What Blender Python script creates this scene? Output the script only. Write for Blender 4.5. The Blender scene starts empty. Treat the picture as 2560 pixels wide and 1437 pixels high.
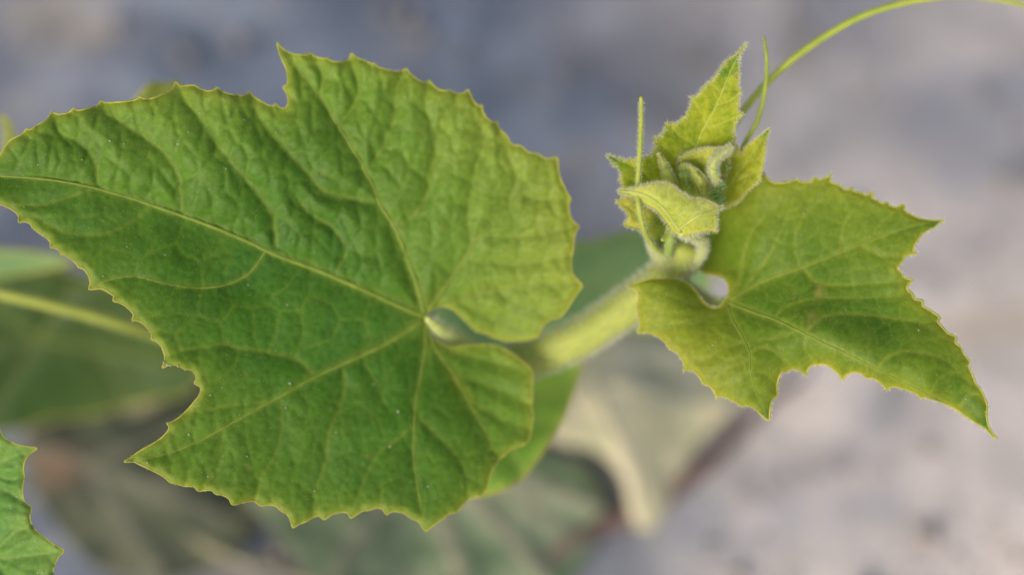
import bpy, math, random
import numpy as np
from mathutils import Vector, Matrix
from mathutils.geometry import delaunay_2d_cdt

random.seed(7)
rng = np.random.default_rng(11)
scene = bpy.context.scene

# ------------------------------------------------------------------ camera
TILT = math.radians(30)            # from straight down
CAM = np.array((0.0, -0.25, 0.433))
LENS, SENSOR = 60.0, 36.0
D0 = 0.335                         # focus distance (m)
cam_d = bpy.data.cameras.new('camera')
cam = bpy.data.objects.new('camera', cam_d)
scene.collection.objects.link(cam)
cam.location = CAM
cam.rotation_euler = (TILT, 0, 0)
cam_d.lens, cam_d.sensor_width = LENS, SENSOR
cam_d.clip_start, cam_d.clip_end = 0.01, 500
cam_d.dof.use_dof = True
cam_d.dof.focus_distance = D0
cam_d.dof.aperture_fstop = 3.0
scene.camera = cam

# ------------------------------------------------------------------ sky, sun, exposure
TO_SUN = Vector((-0.42, -0.70, 0.50)).normalized()
EL = math.asin(TO_SUN.z)
AZ = math.atan2(TO_SUN.x, TO_SUN.y)
world = bpy.data.worlds.new('World')
scene.world = world
world.use_nodes = True
wn = world.node_tree.nodes
sky = wn.new('ShaderNodeTexSky')
sky.sky_type = 'NISHITA'
sky.sun_disc = False
sky.sun_elevation = EL
sky.sun_rotation = AZ
sky.dust_density = 4.0
sky.ozone_density = 0.6
world.node_tree.links.new(sky.outputs[0], wn['Background'].inputs[0])
wn['Background'].inputs[1].default_value = 0.11
sun_d = bpy.data.lights.new('sun', 'SUN')
sun_d.energy = 1.4
sun_d.angle = math.radians(28)
sun_d.color = (1.0, 0.95, 0.87)
sun = bpy.data.objects.new('sun', sun_d)
scene.collection.objects.link(sun)
sun.rotation_euler = TO_SUN.to_track_quat('Z', 'Y').to_euler()
sun.location = (-1, -1, 2)
vs = scene.view_settings
vs.view_transform = 'Standard'
vs.look = 'None'
vs.gamma = 1
vs.exposure = 0.43
scene.cycles.use_denoising = True
scene.cycles.max_bounces = 10
scene.cycles.diffuse_bounces = 6
scene.cycles.transmission_bounces = 8

# ------------------------------------------------------------------ pixel -> place
K = SENSOR / LENS / 2560.0
RIGHT = np.array((1.0, 0, 0))
UP = np.array((0, math.cos(TILT), math.sin(TILT)))
FWD = np.array((0, math.sin(TILT), -math.cos(TILT)))

def P(px, py, d):
    px, py, d = np.asarray(px, float), np.asarray(py, float), np.asarray(d, float)
    return CAM + d[..., None] * (((px - 1280) * K)[..., None] * RIGHT
                                 - ((py - 718.5) * K)[..., None] * UP + FWD)

def gdepth(px, py, lift=0.0):
    """camera depth at which the pixel's ray meets the ground (raised by lift)"""
    dz = -((np.asarray(py, float) - 718.5) * K) * UP[2] + FWD[2]
    return (lift - CAM[2]) / dz

def mm(v):
    return D0 + np.asarray(v, float) * 0.001

# ------------------------------------------------------------------ maths helpers
def crspline(pts, step, closed=False):
    """centripetal Catmull-Rom through pts (n,k), resampled about every `step`"""
    p = np.asarray(pts, float)
    n = len(p)
    out = []
    rngn = n if closed else n - 1
    for i in range(rngn):
        p1, p2 = p[i], p[(i + 1) % n]
        p0 = p[(i - 1) % n] if (closed or i > 0) else 2 * p1 - p2
        p3 = p[(i + 2) % n] if (closed or i + 2 < n) else 2 * p2 - p1
        t0 = 0.0
        t1 = t0 + max(np.linalg.norm(p1[:2] - p0[:2]), 1e-4) ** 0.5
        t2 = t1 + max(np.linalg.norm(p2[:2] - p1[:2]), 1e-4) ** 0.5
        t3 = t2 + max(np.linalg.norm(p3[:2] - p2[:2]), 1e-4) ** 0.5
        m = max(1, int(round(np.linalg.norm(p2[:2] - p1[:2]) / step)))
        for j in range(m):
            t = t1 + (t2 - t1) * j / m
            a1 = (t1 - t) / (t1 - t0) * p0 + (t - t0) / (t1 - t0) * p1
            a2 = (t2 - t) / (t2 - t1) * p1 + (t - t1) / (t2 - t1) * p2
            a3 = (t3 - t) / (t3 - t2) * p2 + (t - t2) / (t3 - t2) * p3
            b1 = (t2 - t) / (t2 - t0) * a1 + (t - t0) / (t2 - t0) * a2
            b2 = (t3 - t) / (t3 - t1) * a2 + (t - t1) / (t3 - t1) * a3
            out.append((t2 - t) / (t2 - t1) * b1 + (t - t1) / (t2 - t1) * b2)
    if not closed:
        out.append(p[-1])
    return np.array(out)

class TPS:
    """thin plate spline through (x, y, value)"""
    def __init__(self, ctrl, reg=1e-4):
        c = np.asarray(ctrl, float)
        self.x = c[:, :2] / 1000.0
        n = len(c)
        A = np.zeros((n + 3, n + 3))
        A[:n, :n] = self.k(self.x, self.x) + np.eye(n) * reg
        A[:n, n] = 1
        A[:n, n + 1:] = self.x
        A[n:, :n] = A[:n, n:].T
        b = np.zeros(n + 3)
        b[:n] = c[:, 2]
        self.w = np.linalg.solve(A, b)
    def k(self, a, b):
        r2 = ((a[:, None, :] - b[None]) ** 2).sum(-1) + 1e-12
        return 0.5 * r2 * np.log(r2)
    def __call__(self, p):
        q = np.asarray(p, float)[:, :2] / 1000.0
        n = len(self.x)
        return self.k(q, self.x) @ self.w[:n] + self.w[n] + q @ self.w[n + 1:]

def hash2(ix, iy, seed):
    h = np.sin(ix * 127.1 + iy * 311.7 + seed * 74.7) * 43758.5453
    return h - np.floor(h)

def vnoise(p, scale, seed=0):
    q = np.asarray(p, float) / scale
    i = np.floor(q)
    f = q - i
    f = f * f * (3 - 2 * f)
    a = hash2(i[:, 0], i[:, 1], seed); b = hash2(i[:, 0] + 1, i[:, 1], seed)
    c = hash2(i[:, 0], i[:, 1] + 1, seed); d = hash2(i[:, 0] + 1, i[:, 1] + 1, seed)
    return (a * (1 - f[:, 0]) + b * f[:, 0]) * (1 - f[:, 1]) + (c * (1 - f[:, 0]) + d * f[:, 0]) * f[:, 1]

def segdist(p, a, b, wa, wb):
    """per point: smallest distance to the segments, and the half width there"""
    best = np.full(len(p), 1e9); bw = np.ones(len(p))
    for s in range(0, len(p), 8000):
        q = p[s:s + 8000]
        ab = b - a
        t = ((q[:, None, :] - a[None]) * ab[None]).sum(-1) / np.maximum((ab ** 2).sum(-1), 1e-9)
        t = np.clip(t, 0, 1)
        d = np.sqrt((((a[None] + t[..., None] * ab[None]) - q[:, None, :]) ** 2).sum(-1))
        j = d.argmin(1)
        r = np.arange(len(q))
        best[s:s + 8000] = d[r, j]
        bw[s:s + 8000] = wa[j] + (wb[j] - wa[j]) * t[r, j]
    return best, bw

def inside(p, poly):
    res = np.zeros(len(p), bool)
    x1, y1 = poly[:, 0], poly[:, 1]
    x2, y2 = np.roll(x1, -1), np.roll(y1, -1)
    for s in range(0, len(p), 8000):
        q = p[s:s + 8000]
        c = (y1[None] > q[:, 1:2]) != (y2[None] > q[:, 1:2])
        xi = (x2 - x1)[None] * (q[:, 1:2] - y1[None]) / np.where(y2 == y1, 1e-9, y2 - y1)[None] + x1[None]
        res[s:s + 8000] = (np.sum(c & (q[:, 0:1] < xi), axis=1) % 2) == 1
    return res

def nearest(p, pts):
    out = np.empty(len(p))
    for s in range(0, len(p), 8000):
        q = p[s:s + 8000]
        out[s:s + 8000] = np.sqrt(((q[:, None, :] - pts[None]) ** 2).sum(-1).min(1))
    return out

def voro(p, seeds, sx=1.0, sy=1.0):
    f1 = np.empty(len(p)); f2 = np.empty(len(p)); idx = np.empty(len(p), int)
    sc = np.array((sx, sy))
    for s in range(0, len(p), 6000):
        q = p[s:s + 6000] * sc
        d = np.sqrt(((q[:, None, :] - (seeds * sc)[None]) ** 2).sum(-1))
        j = d.argmin(1); r = np.arange(len(q))
        f1[s:s + 6000] = d[r, j]; idx[s:s + 6000] = j
        d[r, j] = 1e9
        f2[s:s + 6000] = d.min(1)
    return f1, f2, idx

def srgb(r, g, b):
    v = np.array((r, g, b), float) / 255.0
    return np.where(v <= 0.04045, v / 12.92, ((v + 0.055) / 1.055) ** 2.4)

# ------------------------------------------------------------------ materials
def nodes_of(m):
    m.use_nodes = True
    nt = m.node_tree
    for n in list(nt.nodes):
        nt.nodes.remove(n)
    return nt, nt.nodes, nt.links

def leaf_material(name, trans=0.36, rough=0.5, spec=0.22, tint=(1.0, 1.0, 1.0), bump=0.25, transcol=(1.25, 1.15, 0.55)):
    m = bpy.data.materials.new(name)
    nt, N, L = nodes_of(m)
    out = N.new('ShaderNodeOutputMaterial')
    at = N.new('ShaderNodeAttribute'); at.attribute_name = 'col'
    tc = N.new('ShaderNodeTexCoord')
    nz = N.new('ShaderNodeTexNoise'); nz.inputs['Scale'].default_value = 900; nz.inputs['Detail'].default_value = 5
    L.new(tc.outputs['Object'], nz.inputs['Vector'])
    mr = N.new('ShaderNodeMapRange')
    mr.inputs['From Min'].default_value = 0.3; mr.inputs['From Max'].default_value = 0.7
    mr.inputs['To Min'].default_value = 0.86; mr.inputs['To Max'].default_value = 1.14
    L.new(nz.outputs['Fac'], mr.inputs['Value'])
    mul = N.new('ShaderNodeMix'); mul.data_type = 'RGBA'; mul.blend_type = 'MULTIPLY'; mul.inputs[0].default_value = 1
    L.new(at.outputs['Color'], mul.inputs[6]); L.new(mr.outputs[0], mul.inputs[7])
    mu2 = N.new('ShaderNodeMix'); mu2.data_type = 'RGBA'; mu2.blend_type = 'MULTIPLY'; mu2.inputs[0].default_value = 1
    L.new(mul.outputs[2], mu2.inputs[6]); mu2.inputs[7].default_value = (*tint, 1)
    bs = N.new('ShaderNodeBsdfPrincipled')
    bs.inputs['Roughness'].default_value = rough
    bs.inputs['Specular IOR Level'].default_value = spec
    bs.inputs['Sheen Weight'].default_value = 0.0
    L.new(mu2.outputs[2], bs.inputs['Base Color'])
    nb = N.new('ShaderNodeTexNoise'); nb.inputs['Scale'].default_value = 1700; nb.inputs['Detail'].default_value = 3
    L.new(tc.outputs['Object'], nb.inputs['Vector'])
    bp = N.new('ShaderNodeBump'); bp.inputs['Strength'].default_value = bump; bp.inputs['Distance'].default_value = 0.0002
    L.new(nb.outputs['Fac'], bp.inputs['Height']); L.new(bp.outputs[0], bs.inputs['Normal'])
    tr = N.new('ShaderNodeBsdfTranslucent')
    mt = N.new('ShaderNodeMix'); mt.data_type = 'RGBA'; mt.blend_type = 'MULTIPLY'; mt.inputs[0].default_value = 1
    L.new(mu2.outputs[2], mt.inputs[6]); mt.inputs[7].default_value = (*transcol, 1)
    L.new(mt.outputs[2], tr.inputs['Color'])
    mx = N.new('ShaderNodeMixShader'); mx.inputs[0].default_value = trans
    L.new(bs.outputs[0], mx.inputs[1]); L.new(tr.outputs[0], mx.inputs[2])
    L.new(mx.outputs[0], out.inputs['Surface'])
    return m

def plain_material(name, c1, c2, scale=300, rough=0.6, trans=0.0, spec=0.25, bump=0.2, bdist=0.0003, stretch=None):
    m = bpy.data.materials.new(name)
    nt, N, L = nodes_of(m)
    out = N.new('ShaderNodeOutputMaterial')
    tc = N.new('ShaderNodeTexCoord')
    nz = N.new('ShaderNodeTexNoise'); nz.inputs['Scale'].default_value = scale; nz.inputs['Detail'].default_value = 6
    nz.inputs['Roughness'].default_value = 0.6
    if stretch:
        mp = N.new('ShaderNodeMapping'); mp.inputs['Scale'].default_value = stretch
        L.new(tc.outputs['Object'], mp.inputs['Vector']); L.new(mp.outputs[0], nz.inputs['Vector'])
    else:
        L.new(tc.outputs['Object'], nz.inputs['Vector'])
    rp = N.new('ShaderNodeValToRGB')
    rp.color_ramp.elements[0].position = 0.32; rp.color_ramp.elements[1].position = 0.68
    rp.color_ramp.elements[0].color = (*c1, 1); rp.color_ramp.elements[1].color = (*c2, 1)
    L.new(nz.outputs['Fac'], rp.inputs[0])
    bs = N.new('ShaderNodeBsdfPrincipled')
    bs.inputs['Roughness'].default_value = rough
    bs.inputs['Specular IOR Level'].default_value = spec
    L.new(rp.outputs[0], bs.inputs['Base Color'])
    bp = N.new('ShaderNodeBump'); bp.inputs['Strength'].default_value = bump; bp.inputs['Distance'].default_value = bdist
    L.new(nz.outputs['Fac'], bp.inputs['Height']); L.new(bp.outputs[0], bs.inputs['Normal'])
    if trans > 0:
        tr = N.new('ShaderNodeBsdfTranslucent'); L.new(rp.outputs[0], tr.inputs['Color'])
        mx = N.new('ShaderNodeMixShader'); mx.inputs[0].default_value = trans
        L.new(bs.outputs[0], mx.inputs[1]); L.new(tr.outputs[0], mx.inputs[2])
        L.new(mx.outputs[0], out.inputs['Surface'])
    else:
        L.new(bs.outputs[0], out.inputs['Surface'])
    return m

M = {}
M['leaf'] = leaf_material('squash_leaf')
M['young'] = leaf_material('young_leaf', trans=0.42, rough=0.6, spec=0.1, transcol=(1.15, 1.1, 0.5))
M['dead'] = leaf_material('dead_leaf', trans=0.1, rough=0.85, spec=0.1, transcol=(1, 0.9, 0.7))
M['vein'] = plain_material('leaf_vein', srgb(118, 144, 50), srgb(142, 162, 66), 400, 0.55, 0.3)
M['pale_vein'] = plain_material('young_vein', srgb(186, 200, 100), srgb(208, 216, 128), 400, 0.6, 0.35)
M['rim'] = plain_material('leaf_margin', srgb(176, 182, 74), srgb(205, 200, 104), 500, 0.6, 0.35)
M['younground'] = plain_material('young_stem', srgb(192, 206, 108), srgb(218, 224, 140), 260, 0.55, 0.3)
M['stem'] = plain_material('stem', srgb(164, 177, 78), srgb(182, 190, 94), 110, 0.55, 0.15)
M['tendril'] = plain_material('tendril', srgb(164, 184, 72), srgb(196, 204, 92), 200, 0.5, 0.25)
M['hair'] = plain_material('plant_hair', srgb(240, 243, 212), srgb(252, 252, 236), 300, 0.5, 0.62, bump=0)
M['bud'] = plain_material('bud', srgb(136, 172, 72), srgb(180, 200, 102), 350, 0.6, 0.25)
M['nub'] = plain_material('flower_bud', srgb(112, 156, 66), srgb(150, 186, 96), 500, 0.6, 0.2)
M['grain'] = plain_material('pollen_grain', srgb(170, 180, 160), srgb(214, 216, 204), 2000, 0.5, 0.3)
M['twig'] = plain_material('dry_twig', srgb(78, 62, 58), srgb(136, 112, 106), 120, 0.85)
M['straw'] = plain_material('dry_straw', srgb(116, 114, 92), srgb(156, 150, 124), 120, 0.8)
M['stone'] = plain_material('grit', srgb(120, 116, 116), srgb(176, 166, 158), 60, 0.9)

# ------------------------------------------------------------------ object helpers
COL = scene.collection

def mesh_obj(name, verts, faces, mat, parent=None, smooth=True, cols=None):
    me = bpy.data.meshes.new(name)
    base = np.array(parent['_base']) if parent is not None else np.zeros(3)
    v = np.asarray(verts, float) - base
    if isinstance(faces, np.ndarray):
        nf, k = faces.shape
        me.vertices.add(len(v)); me.vertices.foreach_set('co', v.astype(np.float32).ravel())
        me.loops.add(nf * k); me.loops.foreach_set('vertex_index', faces.astype(np.int32).ravel())
        me.polygons.add(nf)
        me.polygons.foreach_set('loop_start', np.arange(0, nf * k, k, dtype=np.int32))
        me.update(calc_edges=True)
    else:
        me.from_pydata([tuple(x) for x in v], [], faces)
        me.update()
    if smooth:
        me.polygons.foreach_set('use_smooth', np.ones(len(me.polygons), bool))
    if cols is not None:
        a = me.color_attributes.new('col', 'FLOAT_COLOR', 'POINT')
        c = np.ones((len(v), 4), np.float32); c[:, :3] = cols
        a.data.foreach_set('color', c.ravel())
    me.materials.append(mat)
    o = bpy.data.objects.new(name, me)
    COL.objects.link(o)
    if parent is not None:
        o.parent = parent
        o['_base'] = [float(x) for x in base]
    return o

def root(name, label, cat, loc, group=None):
    o = bpy.data.objects.new(name, None)
    COL.objects.link(o)
    o.location = loc
    o['_base'] = [float(x) for x in loc]
    o['label'] = label; o['category'] = cat
    if group: o['group'] = group
    o.empty_display_size = 0.02
    return o

def tube_geo(path, rad, sides=10, closed=False, ridge=0.0, nr=5, flat=1.0):
    p = np.asarray(path, float); n = len(p)
    rad = np.broadcast_to(np.asarray(rad, float), (n,))
    if closed:
        t = np.roll(p, -1, 0) - np.roll(p, 1, 0)
    else:
        t = np.gradient(p, axis=0)
    t /= np.maximum(np.linalg.norm(t, axis=1, keepdims=True), 1e-12)
    ref = -FWD
    u = np.cross(t, ref)
    bad = np.linalg.norm(u, axis=1) < 0.15
    u[bad] = np.cross(t[bad], RIGHT + 0.3 * UP)
    u /= np.maximum(np.linalg.norm(u, axis=1, keepdims=True), 1e-12)
    w = np.cross(u, t)
    th = np.arange(sides) * 2 * math.pi / sides
    rr = 1 + ridge * np.cos(nr * th)
    ring = (np.cos(th) * rr)[None, :, None] * u[:, None, :] + flat * (np.sin(th) * rr)[None, :, None] * w[:, None, :]
    v = p[:, None, :] + rad[:, None, None] * ring
    V = v.reshape(-1, 3)
    F = []
    m = n if closed else n - 1
    i = np.arange(m)[:, None]; j = np.arange(sides)[None]
    i2 = (i + 1) % n; j2 = (j + 1) % sides
    F = np.stack([i * sides + j, i * sides + j2, i2 * sides + j2, i2 * sides + j], -1).reshape(-1, 4)
    nrm = ring / np.maximum(np.linalg.norm(ring, axis=2, keepdims=True), 1e-9)
    if not closed:
        V = np.vstack([V, p[0] - t[0] * rad[0] * 0.4, p[-1] + t[-1] * rad[-1] * 0.6])
        a, b = n * sides, n * sides + 1
        jj = np.arange(sides); jn = (jj + 1) % sides
        c1 = np.stack([jn, jj, np.full(sides, a), np.full(sides, a)], -1)
        c2 = np.stack([(n - 1) * sides + jj, (n - 1) * sides + jn, np.full(sides, b), np.full(sides, b)], -1)
        faces = [tuple(int(x) for x in f) for f in F] + [tuple(int(x) for x in f[:3]) for f in np.vstack([c1, c2])]
        return V, faces, v, nrm
    return V, F, v, nrm

def hairs_geo(o, d, length, rad, curl=0.15):
    """thin three sided spikes, bent once"""
    o = np.asarray(o, float); d = np.asarray(d, float)
    n = len(o)
    d = d / np.maximum(np.linalg.norm(d, axis=1, keepdims=True), 1e-9)
    length = np.broadcast_to(np.asarray(length, float), (n,)); rad = np.broadcast_to(np.asarray(rad, float), (n,))
    side = np.cross(d, rng.normal(size=(n, 3)))
    side /= np.maximum(np.linalg.norm(side, axis=1, keepdims=True), 1e-9)
    w = np.cross(d, side)
    bend = side * (rng.normal(size=n) * curl)[:, None]
    V = np.zeros((n, 7, 3))
    for k in range(3):
        a = k * 2 * math.pi / 3
        r = (math.cos(a) * side + math.sin(a) * w) * rad[:, None]
        V[:, k] = o - d * (rad * 1.5)[:, None] + r
        V[:, 3 + k] = o + d * (length * 0.55)[:, None] + bend * (length * 0.4)[:, None] + r * 0.65
    V[:, 6] = o + d * length[:, None] + bend * length[:, None] * 1.3
    f = []
    for k in range(3):
        k2 = (k + 1) % 3
        f += [(k, k2, 3 + k2), (k, 3 + k2, 3 + k), (3 + k, 3 + k2, 6)]
    f = np.array(f)
    F = (f[None] + (np.arange(n) * 7)[:, None, None]).reshape(-1, 3)
    return V.reshape(-1, 3), F

def add_hairs(parent, o, d, length, rad, name='hairs', mat='hair', curl=0.15):
    V, F = hairs_geo(o, d, length, rad, curl)
    h = mesh_obj(name, V, F, M[mat], parent, smooth=True)
    h['kind'] = 'stuff'
    return h

def path3(pts, step=8):
    """pts: (px, py, mm behind the focal plane) or (px, py, 'g', lift) on the ground -> smooth 3-D path"""
    q = []
    for a in pts:
        d = gdepth(a[0], a[1], a[3] if len(a) > 3 else 0.0) if a[2] == 'g' else mm(a[2])
        q.append((a[0], a[1], float(d) * 1000))
    s = crspline(q, step)
    return P(s[:, 0], s[:, 1], s[:, 2] / 1000)

def tube(name, parent, pts, r, mat, step=8, sides=10, ridge=0.0, hair=0, hl=0.0008, hr=0.00003, flat=1.0, ends=None):
    p = path3(pts, step)
    n = len(p)
    r = np.interp(np.linspace(0, 1, n), np.linspace(0, 1, len(np.atleast_1d(r))), np.atleast_1d(r)) * 0.001
    r = r * (1 + 0.05 * (vnoise(np.stack([np.arange(n) * 1.0, np.full(n, hash(name) % 50)], 1), 6, 3) - 0.5))
    V, F, ring, nrm = tube_geo(p, r, sides, ridge=ridge, flat=flat)
    o = mesh_obj(name, V, F, M[mat], parent)
    if hair:
        i = rng.integers(1, n - 1, hair); j = rng.integers(0, sides, hair)
        f = rng.random(hair)[:, None]
        i2 = np.minimum(i + 1, n - 1); j2 = (j + 1) % sides
        g = rng.random(hair)[:, None]
        q = (ring[i, j] * (1 - f) + ring[i2, j] * f) * (1 - g) + (ring[i, j2] * (1 - f) + ring[i2, j2] * f) * g
        dd = nrm[i, j] * (1 - g) + nrm[i, j2] * g + rng.normal(size=(hair, 3)) * 0.22
        add_hairs(o, q, dd, hl * rng.uniform(0.45, 1.15, hair), hr)
    return o

# ------------------------------------------------------------------ leaf builder
class LeafShape:
    def __init__(self, outline, ctrl, veins, tert=(), A=1.0, A3=0.35, wid=22, wid3=9, roll=0.5, rollw=16,
                 cell=60, vor=1.0, amask=None, tmask=None, seed=1, depth='mm', noise=0.5, stretch=(1, 1)):
        self.out = crspline(outline, 4.0, closed=True)
        self.tps = TPS(ctrl)
        self.seed = seed
        sa, sb, wa, wb = [], [], [], []
        for pts, w0, w1 in veins:
            s = crspline(pts, 14)
            w = np.linspace(w0, w1, len(s))
            sa.append(s[:-1]); sb.append(s[1:]); wa.append(w[:-1]); wb.append(w[1:])
        self.v = [np.concatenate(x) for x in (sa, sb, wa, wb)] if sa else None
        ta, tb = [], []
        for pts in tert:
            s = np.array(pts, float)
            ta.append(s[:-1]); tb.append(s[1:])
        self.t = (np.concatenate(ta), np.concatenate(tb)) if ta else None
        lo, hi = self.out.min(0) - 40, self.out.max(0) + 40
        r = np.random.default_rng(seed)
        gx, gy = np.meshgrid(np.arange(lo[0], hi[0], cell), np.arange(lo[1], hi[1], cell))
        self.seeds = np.stack([gx.ravel(), gy.ravel()], 1) + r.uniform(-0.46, 0.46, (gx.size, 2)) * cell
        gx, gy = np.meshgrid(np.arange(lo[0], hi[0], cell * 0.42), np.arange(lo[1], hi[1], cell * 0.42))
        self.seeds2 = np.stack([gx.ravel(), gy.ravel()], 1) + r.uniform(-0.46, 0.46, (gx.size, 2)) * cell * 0.42
        self.o = dict(A=A, A3=A3, wid=wid, wid3=wid3, roll=roll, rollw=rollw, vor=vor, noise=noise, stretch=stretch)
        self.amask, self.tmask = amask, tmask
    def fields(self, p):
        o = self.o
        f = {}
        if self.v:
            f['d1'], f['w1'] = segdist(p, *self.v)
        else:
            f['d1'], f['w1'] = np.full(len(p), 200.0), np.ones(len(p))
        f['d3'] = segdist(p, self.t[0], self.t[1], np.ones(len(self.t[0])), np.ones(len(self.t[0])))[0] if self.t else np.full(len(p), 200.0)
        f1, f2, idx = voro(p, self.seeds, *o['stretch'])
        f['dv'] = (f2 - f1) * 0.5
        f['cell'] = hash2(idx.astype(float), idx * 0.37, 5)
        g1, g2, idx2 = voro(p, self.seeds2)
        f['dq'] = (g2 - g1) * 0.5
        f['cell2'] = hash2(idx2.astype(float), idx2 * 0.31, 9)
        f['m'] = nearest(p, self.out)
        f['tm'] = np.clip(self.tmask(p), 0, 1) if self.tmask else np.zeros(len(p))   # 1 = traced network
        f['am'] = self.amask(p) if self.amask else np.ones(len(p))
        return f
    def relief(self, p, f):
        o = self.o
        h = o['A'] * f['am'] * (1 - np.exp(-np.maximum(f['d1'] - f['w1'] * 0.5, 0) / o['wid']))
        dv = np.minimum(np.where(f['tm'] > 0.5, 60, f['dv']), 60)
        dd = np.minimum(dv, f['d3'])
        h += o['A3'] * (0.12 + 0.88 * f['am'] ** 1.6) * (1 - np.exp(-dd / o['wid3']))
        h += o['A3'] * 0.22 * (1 - np.exp(-f['dq'] / 5.0))
        h += o['noise'] * ((vnoise(p, 130, self.seed) - 0.5) + 0.35 * (vnoise(p, 45, self.seed + 3) - 0.5))
        e = np.clip(1 - f['m'] / o['rollw'], 0, 1)
        h -= o['roll'] * e * e
        return h * 0.001
    def depth(self, p, f=None):
        f = f or self.fields(p)
        return mm(self.tps(p)) - self.relief(p, f)
    def xyz(self, p, lift=0.0, f=None):
        p = np.asarray(p, float)
        return P(p[:, 0], p[:, 1], self.depth(p, f) - lift)

def smooth01(a, b, x):
    t = np.clip((x - a) / (b - a), 0, 1)
    return t * t * (3 - 2 * t)

def build_leaf(name, parent, S, step, colfun, mat, veins=(), vein_r=1.0, rim=0.22, rimmat='rim', vmat='vein', vflat=0.5, vlift=-0.25,
               hair=None, surf_hair=0, shl=0.0005, grains=0, label=None):
    out = S.out
    lo, hi = out.min(0), out.max(0)
    xs = np.arange(lo[0], hi[0], step); ys = np.arange(lo[1], hi[1], step * 0.866)
    gx, gy = np.meshgrid(xs, ys)
    gx = gx + (np.arange(len(ys)) % 2 * step * 0.5)[:, None]
    p = np.stack([gx.ravel(), gy.ravel()], 1) + rng.uniform(-0.12, 0.12, (gx.size, 2)) * step
    p = p[inside(p, out)]
    p = p[nearest(p, out) > step * 0.55]
    allp = np.vstack([out, p])
    r = delaunay_2d_cdt([Vector(q) for q in allp], [], [list(range(len(out)))], 1, 1e-5)
    v2 = np.array([(q.x, q.y) for q in r[0]])
    F = np.array([f for f in r[2] if len(f) == 3])
    # towards the camera
    a, b, c = v2[F[:, 0]], v2[F[:, 1]], v2[F[:, 2]]
    ar = (b[:, 0] - a[:, 0]) * (c[:, 1] - a[:, 1]) - (b[:, 1] - a[:, 1]) * (c[:, 0] - a[:, 0])
    F[ar > 0] = F[ar > 0][:, ::-1]
    f = S.fields(v2)
    V = S.xyz(v2, f=f)
    cols = np.clip(colfun(v2, f, S), 0.002, 0.95)
    o = mesh_obj(name, V, F, mat, parent, cols=cols)
    if label: o['label'] = label
    for pts, w0, w1 in veins:
        s = crspline(pts, 9)
        s = s[inside(s, out) | (np.arange(len(s)) < 2)]
        if len(s) < 4: continue
        rr = np.linspace(w0, w1, len(s)) * 0.5 * K * D0 * vein_r
        q = S.xyz(s, lift=vlift * rr + 0.00002)
        VV, FF, _, _ = tube_geo(q, rr, 8, flat=vflat)
        mesh_obj('vein', VV, FF, M[vmat], o)
    if rim:
        nn = 0.001 * rim * (0.45 + 0.7 * vnoise(out, 23, 4) + 0.5 * vnoise(out, 110, 14))
        VV, FF, _, _ = tube_geo(S.xyz(out), nn, 6, closed=True)
        mesh_obj('margin', VV, FF, M[rimmat], o)
    if hair:
        cnt, hl, hr = hair
        k = rng.integers(0, len(out), cnt)
        t = np.roll(out, -1, 0) - np.roll(out, 1, 0)
        t /= np.maximum(np.linalg.norm(t, axis=1, keepdims=True), 1e-9)
        nrm = np.stack([t[:, 1], -t[:, 0]], 1)
        tst = inside(out + nrm * 2.5, out)
        nrm[tst] *= -1
        kk = (k + 1) % len(out); fr = rng.random(cnt)[:, None]
        q2 = out[k] * (1 - fr) + out[kk] * fr
        o3 = S.xyz(out)
        q = o3[k] * (1 - fr) + o3[kk] * fr
        sgn = np.where(rng.random(cnt) < 0.68, 1.0, -0.9)
        d2 = nrm[k] * sgn[:, None] + rng.normal(size=(cnt, 2)) * 0.28
        d = d2[:, :1] * RIGHT - d2[:, 1:] * UP + (np.abs(rng.normal(size=cnt)) * 0.6)[:, None] * (-FWD)
        add_hairs(o, q, d, hl * rng.uniform(0.4, 1.15, cnt), hr)
    if surf_hair:
        bb = rng.uniform(lo, hi, (surf_hair * 4, 2))
        bb = bb[inside(bb, out)][:surf_hair]
        q = S.xyz(bb)
        d = rng.normal(size=(len(bb), 3)) * 0.55 - FWD
        add_hairs(o, q, d, shl * rng.uniform(0.4, 1.2, len(bb)), 0.00002)
    if grains is not None and not isinstance(grains, int):
        g = np.array(grains, float)
        q = S.xyz(g[:, :2], lift=0.0001)
        add_blobs('pollen_grains', o, q, g[:, 2] * K * D0 * 0.62, 'grain')
    return o

def add_blobs(name, parent, q, r, mat):
    """small faceted grains joined as one"""
    base = np.array([(1, 0, 0), (-1, 0, 0), (0, 1, 0), (0, -1, 0), (0, 0, 1), (0, 0, -1)], float)
    tri = np.array([(0, 2, 4), (2, 1, 4), (1, 3, 4), (3, 0, 4), (2, 0, 5), (1, 2, 5), (3, 1, 5), (0, 3, 5)])
    n = len(q)
    r = np.broadcast_to(np.asarray(r, float), (n,))
    V = q[:, None, :] + r[:, None, None] * base[None] * rng.uniform(0.7, 1.25, (n, 6, 1))
    F = (tri[None] + (np.arange(n) * 6)[:, None, None]).reshape(-1, 3)
    h = mesh_obj(name, V.reshape(-1, 3), F, M[mat], parent)
    h['kind'] = 'stuff'
    return h

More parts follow.
